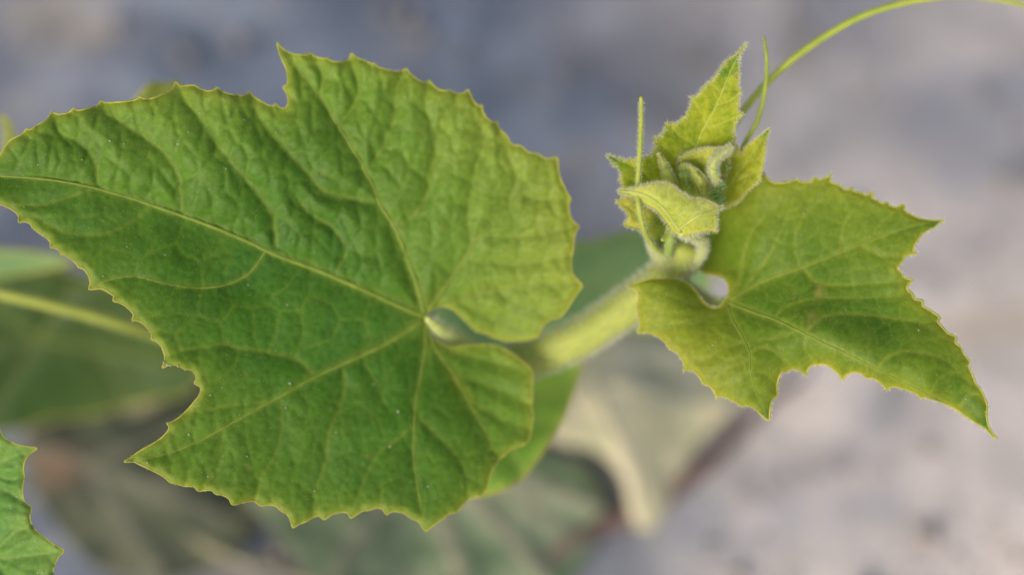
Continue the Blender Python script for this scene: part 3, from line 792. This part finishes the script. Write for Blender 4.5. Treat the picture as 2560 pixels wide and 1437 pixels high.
# ---- growing tip
def tip_col(c0, c1, cv, ce, tips=(), vw=2.2, seedn=5):
    def fn(p, f, S):
        y = (0.55 * vnoise(p, 34, seedn) + 0.45 * vnoise(p, 13, seedn + 2))[:, None]
        c = c0 + (c1 - c0) * np.clip((y - 0.25) * 2, 0, 1)
        c = c * (1 + 0.12 * (f['cell2'] - 0.5))[:, None]
        w = np.exp(-(f['d1'] / vw) ** 2)[:, None] * 0.55
        c = c * (1 - w) + cv * w
        wv = np.exp(-(f['dv'] / 1.8) ** 2)[:, None] * 0.25
        c = c * (1 - wv) + cv * wv
        e = np.exp(-f['m'] / 5.0)[:, None] * 0.6
        c = c * (1 - e) + ce * e
        for (x, yy, r, g) in tips:
            s = np.exp(-((p[:, 0] - x) ** 2 + (p[:, 1] - yy) ** 2) / r ** 2)[:, None] * 0.85
            c = c * (1 - s) + g * s
        return c
    return fn
YG0, YG1 = srgb(134, 156, 32), srgb(170, 180, 46)
VC, EC, TG = srgb(190, 198, 96), srgb(214, 210, 88), srgb(78, 136, 50)

BK = [(1867,109),(1858,124),(1851,134),(1847,144),(1847,156),(1847,175),(1846,200),(1846,219),(1853,231),(1847,240),(1845,263),(1845,279),(1857,287),(1841,302),(1836,331),(1837,349),(1830,368),(1822,400),(1812,450),(1795,500),(1760,540),(1715,560),(1670,558),(1625,535),(1590,505),(1565,485),(1556,468),(1555,456),(1548,450),(1553,440),(1549,426),(1538,415),(1525,401),(1518,386),(1531,393),(1550,397),(1569,400),(1585,397),(1606,395),(1623,390),(1633,379),(1638,365),(1637,353),(1634,346),(1650,342),(1658,330),(1664,321),(1668,304),(1674,310),(1688,311),(1703,301),(1713,290),(1720,280),(1727,265),(1729,250),(1725,242),(1738,243),(1753,229),(1760,218),(1769,210),(1788,193),(1800,175),(1811,160),(1828,145),(1843,134),(1855,121)]
BKC = [(1867,109,-3),(1847,175,-1),(1727,250,0.5),(1845,280,1),(1668,305,2),(1636,352,2),(1600,398,1.5),(1518,386,0),(1548,450,1),(1760,300,3.5),(1740,380,7),(1660,420,6),(1820,400,5.5),(1740,470,12),(1600,470,4),(1625,535,9),(1715,558,14),(1800,500,11)]
BKV = [([(1715,540),(1720,470),(1730,400),(1755,330),(1790,265),(1815,205),(1835,160),(1862,117)],8,3),([(1712,540),(1660,480),(1600,425),(1525,392)],6,3),
       ([(1740,365),(1700,340),(1672,312)],4,2),([(1765,310),(1750,280),(1730,248)],4,2),([(1760,320),(1800,310),(1850,288)],4,2),([(1790,262),(1820,255),(1848,235)],3,2),([(1800,235),(1785,215),(1772,212)],3,2),([(1724,430),(1680,385),(1638,352)],4,2),([(1730,400),(1780,390),(1832,352)],4,2)]
S = LeafShape(BK, BKC, BKV, A=0.55, A3=0.22, wid=12, wid3=6, roll=0.15, rollw=8, cell=24, seed=21, noise=0.45)
build_leaf('young_leaf', vine, S, 4.0, tip_col(YG0, YG1, VC, EC, ((1852,150,34,TG),(1808,180,16,srgb(98,144,50)),(1530,394,20,TG),(1556,418,14,srgb(120,156,44))), seedn=41), M['young'],
           veins=BKV[:1], vein_r=0.4, vmat='pale_vein', rim=0.11, hair=(2300, 0.00095, 0.000036), surf_hair=2500, shl=0.00035,
           grains=[(1838,185,3.5),(1720,298,5),(1750,282,2.5),(1843,167,2),(1729,313,2),(1518,386,2.5)], label='erect yellow green young leaf with a darker pointed tip')

LW = [(1547,478),(1562,472),(1585,478),(1620,495),(1650,520),(1668,560),(1672,600),(1655,628),(1632,628),(1618,605),(1605,582),(1594,572),(1575,568),(1559,562),(1569,550),(1570,537),(1562,526),(1550,515),(1540,503),(1554,497),(1556,486)]
LWC = [(1547,478,3),(1540,503,3),(1559,562,4),(1605,582,6),(1632,628,12),(1672,600,12),(1668,560,10),(1620,495,7),(1600,530,5)]
LWV = [([(1650,615),(1615,560),(1580,525),(1545,504)],4,2),([(1640,600),(1600,570),(1565,562)],3,2)]
S = LeafShape(LW, LWC, LWV, A=0.4, A3=0.18, wid=10, wid3=6, roll=0.12, rollw=7, cell=24, seed=22, noise=0.4)
build_leaf('young_leaf', vine, S, 4.0, tip_col(srgb(176, 178, 62), srgb(206, 202, 86), VC, EC, ((1648,556,24,srgb(86,128,40)),(1655,600,22,srgb(110,146,56))), seedn=45), M['young'], rim=0.1, hair=(900, 0.0008, 0.000036), surf_hair=900, shl=0.00035)

RY_ = [(1924,322),(1917,345),(1914,370),(1911,395),(1906,420),(1902,439),(1900,452),(1888,462),(1872,477),(1860,489),(1852,500),(1836,510),(1808,520),(1790,505),(1785,470),(1795,430),(1812,395),(1834,360),(1846,368),(1849,386),(1855,386),(1860,372),(1874,360),(1892,347),(1907,335)]
RYC = [(1924,322,3),(1912,380,3),(1902,440,4.5),(1872,477,6),(1808,520,9),(1790,470,11),(1834,360,6),(1850,388,8),(1850,440,6.5),(1890,380,4.5)]
RYV = [([(1800,505),(1830,455),(1870,400),(1921,328)],5,2),([(1830,455),(1870,440),(1904,425)],3,2)]
S = LeafShape(RY_, RYC, RYV, A=0.45, A3=0.15, wid=12, wid3=6, roll=0.15, rollw=8, cell=26, seed=23, noise=0.4)
build_leaf('young_leaf', vine, S, 4.0, tip_col(srgb(138, 152, 38), srgb(168, 174, 52), VC, EC, ((1918,330,18,TG),), seedn=49), M['young'], rim=0.1, hair=(1200, 0.0007, 0.000034), surf_hair=600, shl=0.0003)

CU = [(1695,405),(1708,392),(1725,383),(1745,376),(1775,372),(1808,372),(1834,361),(1818,378),(1802,390),(1790,402),(1788,420),(1790,436),(1797,447),(1788,458),(1770,462),(1750,452),(1735,435),(1718,420)]
CUC = [(1695,405,6),(1745,376,2),(1834,361,-1),(1790,402,0),(1795,447,2),(1770,462,6),(1735,435,8),(1750,405,5)]
CUV = [([(1745,445),(1762,415),(1790,388),(1828,365)],4,2),([(1758,420),(1745,395),(1750,378)],3,2)]
S = LeafShape(CU, CUC, CUV, A=0.35, A3=0.12, wid=8, wid3=5, roll=0.1, rollw=6, cell=20, seed=24, noise=0.3)
build_leaf('young_leaf', vine, S, 3.5, tip_col(srgb(166, 178, 66), srgb(198, 200, 84), VC, EC, seedn=53), M['young'], rim=0.18, hair=(1100, 0.00095, 0.000038), surf_hair=500, shl=0.0004)
tube('curled_margin', vine, [(1834,361,-2),(1818,375,-1.8),(1802,387,-1.6),(1788,401,-1.5),(1782,418,-1.2),(1784,434,-0.8),(1793,447,0.5),(1788,462,4)], [0.15,0.45,0.65,0.75,0.75,0.75,0.7,0.4], 'younground', step=4, sides=10, hair=1300, hl=0.0011, hr=0.000038)

FR = [(1547,476),(1570,474),(1588,472),(1606,466),(1625,461),(1648,458),(1669,461),(1685,470),(1698,480),(1713,490),(1729,500),(1744,499),(1760,501),(1775,508),(1790,517),(1808,518),(1793,526),(1789,538),(1792,550),(1789,564),(1791,578),(1772,576),(1753,579),(1734,583),(1705,590),(1684,580),(1671,561),(1658,545),(1644,527),(1625,515),(1610,508),(1590,493),(1570,486),(1553,484)]
FRC = [(1547,476,-1),(1600,478,-3.5),(1650,459,-4),(1690,475,-4.5),(1730,500,-4.5),(1790,517,-3.5),(1808,518,-3),(1791,578,-1),(1740,545,-4.5),(1705,588,2),(1660,510,-5),(1625,514,-2.5),(1660,547,0),(1700,530,-4.5)]
FRV = [([(1702,580),(1682,552),(1660,522),(1632,499),(1600,484),(1552,478)],13,5),([(1698,572),(1730,550),(1760,534),(1803,520)],9,3),([(1660,522),(1665,490),(1672,463)],4,2),([(1632,499),(1640,478),(1650,460)],3,2),([(1683,553),(1710,530),(1742,500)],4,2),([(1730,550),(1742,525),(1762,503)],4,2),([(1735,548),(1762,560),(1788,566)],4,2)]
S = LeafShape(FR, FRC, FRV, A=0.35, A3=0.16, wid=12, wid3=6, roll=0.15, rollw=8, cell=22, seed=25, noise=0.35)
build_leaf('young_leaf', vine, S, 3.5, tip_col(srgb(184, 198, 72), srgb(212, 216, 96), srgb(206, 214, 124), srgb(222, 216, 96), ((1562,478,16,srgb(130,160,60)),), vw=3.0, seedn=57), M['young'], veins=FRV[:2] + FRV[4:6], vein_r=0.95, vmat='pale_vein', vflat=0.8, vlift=0.35,
           rim=0.11, hair=(1500, 0.0010, 0.000038), surf_hair=3500, shl=0.0004, grains=[(1658,521,3.5),(1678,517,2),(1702,518,2.2),(1620,514,2),(1548,483,2),(1671,560,2)], label='pale folded young leaf seen from its hairy underside')

# node and the hooked leaf stalk below the folded leaf
tube('petiole', vine, [(1702,578,2),(1722,588,4),(1745,594,7),(1757,608,10),(1755,630,13),(1738,650,15),(1712,660,17),(1690,662,18)], [0.9,0.95,1.0,1.0,1.05,1.1,1.3], 'younground', step=5, sides=12, hair=2200, hl=0.0011, hr=0.000038)
tube('node', vine, [(1622,600,9),(1640,625,12),(1665,648,15),(1700,660,18),(1730,665,20)], [0.5,1.2,2.2,2.8,2.0], 'younground', step=6, sides=14, hair=1800, hl=0.0011, hr=0.000038)
tube('bract', vine, [(1668,566,4),(1676,590,6),(1674,615,9),(1668,640,14)], [0.3,0.9,0.9,0.9], 'bud', step=5, sides=10, hair=300, hl=0.0008, hr=0.000034)
# folded leaflets in the heart of the tip
for out_, ctl, vv, c0, c1, nh in (
        ([(1692,428),(1698,417),(1708,411),(1719,412),(1727,422),(1733,440),(1739,462),(1738,484),(1724,494),(1708,480),(1698,458),(1692,442)],
         [(1692,430,5),(1708,411,3),(1733,440,4),(1739,470,6),(1724,494,10),(1700,460,7),(1712,440,1.5),(1722,465,4)], [([(1708,413),(1712,440),(1726,490)],4,2)], srgb(116,160,62), srgb(152,184,84), 420),
        ([(1720,413),(1733,420),(1750,432),(1762,448),(1768,468),(1765,488),(1752,490),(1743,470),(1735,450),(1728,432)],
         [(1720,413,2),(1750,432,2.5),(1768,468,5),(1765,488,8),(1752,490,8),(1735,450,3),(1728,432,2.5),(1740,436,-0.5),(1752,458,0.5)], [([(1722,415),(1740,437),(1758,485)],4,2)], srgb(186,204,98), srgb(214,222,124), 620),
        ([(1647,383),(1655,396),(1668,413),(1681,438),(1692,462),(1700,492),(1682,494),(1670,474),(1661,452),(1654,426),(1649,404)],
         [(1647,383,1),(1668,413,3.5),(1692,462,5),(1700,492,9),(1682,494,9),(1661,452,4),(1654,426,3),(1664,430,1.2),(1678,465,3)], [([(1648,386),(1662,425),(1690,490)],4,2)], srgb(168,194,92), srgb(200,214,118), 620)):
    S = LeafShape(out_, ctl, vv, A=0.2, A3=0.08, wid=6, wid3=4, roll=0.1, rollw=5, cell=14, seed=27, noise=0.15)
    build_leaf('young_leaf', vine, S, 3.0, tip_col(c0, c1, srgb(206, 216, 130), srgb(214, 220, 120), vw=1.8, seedn=63), M['young'], rim=0.14, hair=(nh, 0.0008, 0.00003), surf_hair=260, shl=0.0004)
# tightly rolled leaves in the heart of the tip
for pts, r, mt, hc in (
        ([(1700,428,2),(1708,438,2),(1718,452,4),(1726,470,8)], [0.15,0.3,0.4,0.3], 'bud', 150),
        ([(1658,398,3),(1668,420,4),(1682,450,7)], [0.1,0.5,0.6], 'bud', 130),
        ([(1697,362,5),(1702,378,6),(1712,400,8)], [0.08,0.45,0.7], 'bud', 110),
        ([(1690,390,7),(1702,400,8),(1720,406,9)], [0.2,0.6,0.5], 'bud', 160),
        ([(1770,455,6),(1780,475,6),(1800,492,7)], [0.5,0.7,0.3], 'bud', 160)):
    tube('rolled_leaf', vine, pts, r, mt, step=4, sides=10, hair=hc, hl=0.0009, hr=0.000036)
for pts in ([(1795,468,3),(1806,461,2.5),(1814,456,3)], [(1796,476,3),(1808,470,2.5),(1817,466,3)], [(1772,492,3),(1782,484,2),(1790,478,2)], [(1782,498,2),(1795,489,1),(1808,484,1.5)], [(1792,505,1.5),(1803,497,0.5),(1815,493,1)],
            [(1784,488,3),(1793,480,2),(1800,476,2)], [(1800,512,2),(1809,507,1.5),(1818,504,2)], [(1812,423,4),(1819,420,3.5),(1825,416,4)], [(1776,500,2.5),(1786,497,1.6),(1796,494,2)]):
    tube('flower_bud', vine, pts, [0.22,0.36,0.2], 'nub', step=3, sides=8, hair=40, hl=0.0005, hr=0.00003)

# ================================================================== the older vine trailing behind
old = root('squash_vine', 'older squash vine trailing along the concrete under the upright shoot', 'squash vine',
           P(np.array(600.), np.array(900.), gdepth(600., 900.)))
tube('stem', old, [(-420,690,'g',0.003),(-200,760,'g',0.003),(200,850,'g',0.003),(600,900,'g',0.003),(1000,900,'g',0.003),(1350,820,'g',0.003),(1600,740,'g',0.003)], [4,4,4,4,3.6,3], 'stem', step=25, sides=14, ridge=0.04)
def old_col(g0, g1, gv, ge, vs=1.0, seedn=3):
    def fn(p, f, S):
        y = vnoise(p, 120, seedn)[:, None]
        c = g0 + (g1 - g0) * y
        c = c * (1 + 0.15 * (f['cell'] - 0.5))[:, None]
        w = np.exp(-(f['d1'] / (f['w1'] * 0.9 + 1)) ** 2)[:, None] * 0.7 * vs
        c = c * (1 - w) + gv * w
        e = np.exp(-f['m'] / 12.0)[:, None] * 0.5
        return c * (1 - e) + ge * e
    return fn
GC = old_col(srgb(112, 154, 104), srgb(138, 176, 124), srgb(160, 184, 134), srgb(156, 184, 120))
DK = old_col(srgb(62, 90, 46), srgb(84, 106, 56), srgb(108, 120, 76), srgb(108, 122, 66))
def bg_leaf(parent, outline, ctrl, veins, col, seed, A=1.2, step=14, mat='leaf', rim=0.25, cell=70, **kw):
    S = LeafShape(outline, ctrl, veins, A=A, A3=0.4, wid=30, wid3=12, roll=0.8, rollw=18, cell=cell, seed=seed, noise=1.5)
    return build_leaf('leaf', parent, S, step, col, M[mat], veins=veins[:3], vein_r=0.9, rim=rim, **kw)

# leaf in the lower corner, in focus
LL = [(4,1085),(10,1093),(38,1108),(64,1115),(93,1120),(72,1136),(61,1157),(59,1177),(62,1190),(57,1218),(59,1244),(66,1259),(79,1267),(75,1287),(82,1315),(107,1338),(133,1358),(160,1376),(148,1389),(138,1410),(133,1435),(142,1470),(110,1520),(60,1550),(30,1560),(-20,1545),(-80,1560),(-140,1520),(-200,1500),(-220,1450),(-260,1400),(-235,1340),(-240,1250),(-190,1210),(-160,1150),(-110,1120),(-60,1085),(-25,1090),(-8,1066)]
LLC = [(4,1085,1),(93,1120,0),(60,1190,2),(78,1267,1),(160,1376,0),(135,1430,1),(0,1250,3.5),(-130,1330,8),(30,1560,2),(-200,1500,6),(-240,1250,6),(-60,1085,3),(0,1390,3.5),(0,1150,2.5)]
LLV = [([(-130,1325),(-80,1240),(-40,1185),(0,1154),(50,1134),(90,1121)],12,3),([(-130,1335),(-60,1375),(0,1394),(60,1389),(155,1377)],12,3),([(-130,1330),(-180,1420),(-200,1490)],12,4),([(-60,1210),(-10,1212),(30,1235),(76,1266)],6,3),([(-20,1392),(20,1345),(60,1320),(80,1312)],5,2),([(-30,1390),(10,1430),(60,1500)],6,3),([(-20,1170),(10,1195),(58,1192)],4,2)]
def ll_col(p, f, S):
    y = np.clip(0.35 + 0.6 * (vnoise(p, 60, 8) - 0.5), 0, 1)[:, None]
    c = srgb(82, 136, 60) + (srgb(140, 170, 84) - srgb(82, 136, 60)) * y
    w = np.exp(-(f['d1'] / (f['w1'] * 0.7 + 0.8)) ** 2)[:, None] * 0.35
    c = c * (1 - w) + srgb(140, 164, 84) * w
    e = np.clip(np.exp(-f['m'] / 8.0) * 0.7, 0, 1)[:, None]
    return c * (1 - e) + srgb(160, 176, 78) * e
S = LeafShape(LL, LLC, LLV, A=2.2, A3=0.6, wid=30, wid3=11, roll=0.8, rollw=16, cell=46, seed=61, noise=1.2)
build_leaf('leaf', old, S, 6, ll_col, M['leaf'], veins=(), rim=0.12, rimmat='rim', hair=(400, 0.0004, 0.00002), surf_hair=500, shl=0.0003,
           grains=[(14,1120,4),(40,1130,3),(22,1155,3),(28,1270,4),(42,1240,3),(8,1297,3),(36,1290,3),(58,1352,4),(94,1378,4),(95,1430,5),(108,1428,4),(20,1330,2.5)],
           label='crinkled mid green leaf with pointed teeth, alone in its corner')
tube('petiole', old, [(-130,1330,9),(-190,1200,30),(-250,1000,90),(-260,790,'g',0.004)], [1.8,2.0,2.2,2.4], 'stem', step=14, sides=12)

# soft leaves lower down
B1 = [(1090,770),(1150,715),(1230,665),(1330,630),(1440,607),(1500,598),(1545,583),(1600,572),(1660,558),(1710,580),(1745,620),(1765,660),(1774,700),(1768,745),(1740,790),(1690,818),(1620,830),(1560,822),(1480,835),(1400,860),(1330,880),(1250,900),(1180,890),(1120,850),(1080,810)]
bg_leaf(old, B1, [(1090,770,78),(1440,607,72),(1660,558,70),(1790,700,72),(1690,818,80),(1480,835,86),(1250,900,90),(1300,740,86),(1450,712,74),(1600,715,74)],
        [([(1250,770),(1350,735),(1450,712),(1600,716),(1785,715)],14,6),([(1250,770),(1340,690),(1440,612)],12,5),([(1250,770),(1300,840),(1340,878)],12,5),([(1450,712),(1540,650),(1610,575)],7,4),([(1500,713),(1560,770),(1620,826)],7,4)], GC, 71, A=1.6)
tube('petiole', old, [(1250,770,88),(1255,810,105),(1270,835,'g',0.003)], [1.6,1.9,2.2], 'stem', step=12, sides=12)
B2 = [(1335,935),(1390,905),(1440,885),(1452,905),(1440,960),(1425,1000),(1400,1060),(1362,1120),(1335,1160),(1310,1190),(1270,1216),(1215,1236),(1150,1240),(1080,1225),(1030,1180),(1000,1120),(1010,1040),(1060,990),(1150,960),(1240,945)]
bg_leaf(old, B2, [(1440,885,42),(1452,905,42),(1400,1060,36),(1310,1190,32),(1215,1236,30),(1080,1225,38),(1000,1100,46),(1150,960,52),(1250,1080,40),(1340,960,48)],
        [([(1150,1020),(1230,1080),(1310,1180)],12,5),([(1150,1020),(1270,1000),(1370,985),(1440,930)],12,5),([(1150,1020),(1170,1120),(1215,1230)],10,4),([(1270,1000),(1340,1050),(1395,1065)],6,3)], old_col(srgb(128,176,72), srgb(148,190,84), srgb(176,198,108), srgb(190,204,110)), 72, A=1.2)
tube('petiole', old, [(1150,1020,46),(1120,990,70),(1090,950,100),(1060,905,'g',0.003)], [1.5,1.8,2.1], 'stem', step=12, sides=12)
B5 = [(-180,700),(-120,668),(-60,655),(0,648),(60,650),(130,665),(210,690),(300,720),(380,775),(440,840),(490,900),(500,950),(460,985),(380,1000),(300,1020),(220,1040),(120,1050),(40,1075),(-60,1080),(-150,1040),(-200,960),(-210,860),(-200,770)]
bg_leaf(old, B5, [(-180,700,88),(130,660,92),(380,775,100),(500,940,104),(220,1040,118),(-60,1080,112),(-200,860,96),(150,840,100)],
        [([(100,850),(220,870),(350,900),(495,930)],14,6),([(100,850),(150,760),(200,690)],12,5),([(100,850),(0,780),(-110,672)],12,5),([(100,850),(20,960),(-50,1070)],12,5),([(220,870),(290,950),(300,1015)],8,4),([(100,850),(-50,870),(-200,870)],9,5)], DK, 73, A=2.5)
tube('petiole', old, [(100,850,106),(120,850,125),(150,842,'g',0.003)], [1.5,1.8,2.0], 'stem', step=12, sides=12)
B6 = [(-200,610),(-100,618),(0,625),(60,628),(140,640),(180,655),(120,672),(40,685),(-60,700),(-160,690),(-220,650)]
bg_leaf(old, B6, [(-200,610,70),(140,645,66),(40,685,78),(-160,690,84),(-50,650,74)], [([(-180,655),(-60,652),(60,650),(165,654)],10,4),([(-60,652),(-20,640),(10,628)],5,3)], GC, 74, A=1.2)
tube('petiole', old, [(-180,655,78),(-220,680,100),(-240,745,'g',0.004)], [1.2,1.5,1.8], 'stem', step=12, sides=12)
# young leaf whose tips peep out past the edge of the broad leaf
B7 = [(352,232),(370,214),(390,207),(410,212),(440,205),(470,240),(480,300),(440,360),(360,390),(260,400),(160,400),(80,410),(20,420),(-5,400),(8,370),(10,320),(-4,290),(20,300),(40,350),(90,380),(180,370),(270,340),(320,290)]
bg_leaf(old, B7, [(390,207,40),(352,232,40),(470,260,46),(300,380,50),(80,400,50),(0,290,42),(0,410,46)], [([(260,385),(340,330),(400,250),(392,212)],7,4),([(260,385),(120,390),(30,385),(2,296)],7,4)], old_col(srgb(140,158,72), srgb(160,174,88), srgb(170,180,104), srgb(176,184,96)), 75, A=0.8, step=10)
tube('petiole', old, [(260,388,52),(265,470,75),(300,600,100),(350,760,120),(400,880,'g',0.004)], [1.0,1.4,1.7,1.9], 'stem', step=14, sides=12)
tube('petiole', old, [(-330,650,36),(-150,695,39),(0,733,42),(180,776,46),(370,830,52),(520,875,70),(640,905,'g',0.004)], [1.2,1.2,1.25,1.3,1.4,1.6], 'stem', step=14, sides=12, hair=900, hl=0.0012, hr=0.000026)

# ================================================================== dry things on the ground
def ground_leaf(name, label, outline, lift, veins, col, seed, group=None, vein_parts=3):
    cx, cy = np.mean(np.array(outline), 0)
    rt = root(name, label, 'leaf', P(np.array(cx), np.array(cy), gdepth(cx, cy)))
    ctrl = [(x, y, (gdepth(x, y, l * 0.001) - D0) * 1000) for x, y, l in lift]
    S = LeafShape(outline, ctrl, veins, A=-1.6, A3=-0.6, wid=34, wid3=14, roll=0.6, rollw=18, cell=70, seed=seed, noise=3.0)
    build_leaf('blade', rt, S, 13, col, M['dead'], veins=veins[:vein_parts], vein_r=0.8, vflat=0.35, vmat='straw', rim=0.25, rimmat='straw')
    return rt
def dead_col(g0, g1, g2, gv, seedn):
    def fn(p, f, S):
        y = vnoise(p, 110, seedn)[:, None]; z = smooth01(0.45, 0.7, vnoise(p, 60, seedn + 4))[:, None]
        c = g0 + (g1 - g0) * y
        c = c * (1 - z) + g2 * z
        w = np.exp(-(f['d1'] / (f['w1'] * 1.3 + 2)) ** 2)[:, None] * 0.75
        return c * (1 - w) + gv * w
    return fn
DL = [(1365,1085),(1385,1010),(1430,940),(1490,870),(1560,835),(1640,835),(1720,860),(1800,905),(1862,965),(1840,1015),(1790,1060),(1745,1110),(1715,1170),(1675,1240),(1630,1325),(1595,1322),(1570,1265),(1560,1210),(1520,1150),(1470,1120),(1420,1112)]
ground_leaf('fallen_leaf', 'dried beige squash leaf lying on the concrete beside the dark twig', DL,
            [(1365,1085,14),(1430,940,12),(1560,835,10),(1720,860,8),(1862,965,6),(1745,1110,6),(1612,1320,5),(1560,1210,12),(1470,1120,16),(1580,1050,18),(1650,980,14),(1500,960,16)],
            [([(1480,945),(1530,1050),(1580,1160),(1612,1310)],26,12),([(1480,945),(1600,965),(1720,1000),(1840,1010)],22,9),([(1480,945),(1420,1010),(1375,1075)],18,8),([(1480,945),(1580,900),(1700,865)],16,7)],
            dead_col(srgb(200,192,158), srgb(214,206,174), srgb(188,186,152), srgb(216,208,180), 81), 81)
WL = [(610,1235),(650,1290),(700,1350),(750,1410),(800,1470),(900,1540),(1050,1580),(1250,1570),(1380,1500),(1450,1420),(1490,1330),(1510,1250),(1480,1180),(1400,1140),(1250,1110),(1080,1100),(900,1110),(740,1140),(640,1190)]
ground_leaf('fallen_leaf', 'wilted grey green squash leaf with pale veins flat beneath the broad leaf', WL,
            [(610,1235,12),(700,1350,22),(800,1470,24),(1050,1580,10),(1380,1500,6),(1510,1250,6),(1250,1110,8),(900,1110,10),(1000,1300,12),(1250,1320,8)],
            [([(1060,1150),(1090,1260),(1140,1400),(1180,1560)],20,9),([(1060,1150),(1180,1240),(1300,1370),(1390,1480)],20,9),([(1060,1150),(960,1260),(860,1400),(820,1470)],18,8),([(1060,1150),(1230,1180),(1380,1230),(1500,1270)],18,8),([(1060,1150),(860,1190),(640,1240)],16,8),([(1230,1180),(1310,1260),(1410,1330)],12,6)],
            dead_col(srgb(132,148,116), srgb(150,160,130), srgb(112,132,102), srgb(180,170,150), 82), 82)
BL = [(60,1090),(150,1045),(260,1010),(380,995),(480,1010),(560,1060),(620,1140),(650,1230),(630,1320),(570,1390),(470,1440),(360,1450),(250,1420),(170,1350),(110,1270),(70,1180)]
def rot_col(p, f, S):
    c = dead_col(srgb(84,92,74), srgb(106,108,90), srgb(72,80,68), srgb(126,126,112), 83)(p, f, S)
    s = np.exp(-(((p[:, 0] - 140) / 70) ** 2 + ((p[:, 1] - 1160) / 60) ** 2))[:, None] * 0.6
    return c * (1 - s) + srgb(132, 98, 84) * s
ground_leaf('fallen_leaf', 'decayed dark grey brown leaf flat on the shaded concrete under the green leaf tips', BL,
            [(60,1090,4),(260,1010,6),(480,1010,5),(620,1140,4),(630,1320,4),(470,1440,3),(250,1420,4),(110,1270,3),(340,1200,8)],
            [([(90,1110),(220,1160),(360,1220),(600,1300)],20,8),([(220,1160),(330,1110),(480,1060)],14,6),([(220,1160),(290,1270),(400,1420)],14,6),([(360,1220),(470,1190),(600,1180)],12,6)], rot_col, 83, vein_parts=2)

def stick(name, label, pts, r, mat, cat='twig'):
    q = path3(pts, 16)
    base = np.array(P(np.array(float(pts[0][0])), np.array(float(pts[0][1])), gdepth(pts[0][0], pts[0][1])))
    n = len(q)
    rr = np.interp(np.linspace(0, 1, n), np.linspace(0, 1, len(r)), r) * 0.001
    q = q + (np.stack([vnoise(np.stack([np.arange(n) * 1., np.full(n, 9. + k)], 1), 5, k) for k in range(3)], 1) - 0.5) * 0.0016
    V, F, _, _ = tube_geo(q, rr, 9, ridge=0.08, nr=3)
    o = mesh_obj(name, V, F, M[mat])
    o['label'] = label; o['category'] = cat
    return o
stick('twig', 'long dry brown vine twig slanting across the concrete under the beige leaf', [(1290,1475,'g',0.002),(1355,1412,'g',0.002),(1480,1318,'g',0.002),(1634,1258,'g',0.002),(1732,1190,'g',0.002),(1822,1108,'g',0.002),(1895,1030,'g',0.002),(2011,942,'g',0.002)], [2.8,3.0,2.6,2.2,1.6,0.9], 'twig')
stick('dry_stalk', 'pale dry stalk leaning below the notch of the broad leaf', [(90,1180,'g',0.001),(200,1110,'g',0.002),(340,1020,'g',0.004),(480,950,'g',0.006),(560,905,'g',0.008)], [1.6,1.9,1.9,1.6,1.2], 'straw', 'stalk')
stick('dry_stalk', 'thin straw stalk on the concrete below the lower edge of the broad leaf', [(330,1240,'g',0.001),(420,1310,'g',0.001),(560,1380,'g',0.002),(720,1437,'g',0.001),(800,1470,'g',0.001)], [1.0,1.4,1.6,1.4,0.8], 'straw', 'stalk')

for o in bpy.data.objects:
    if '_base' in o: del o['_base']
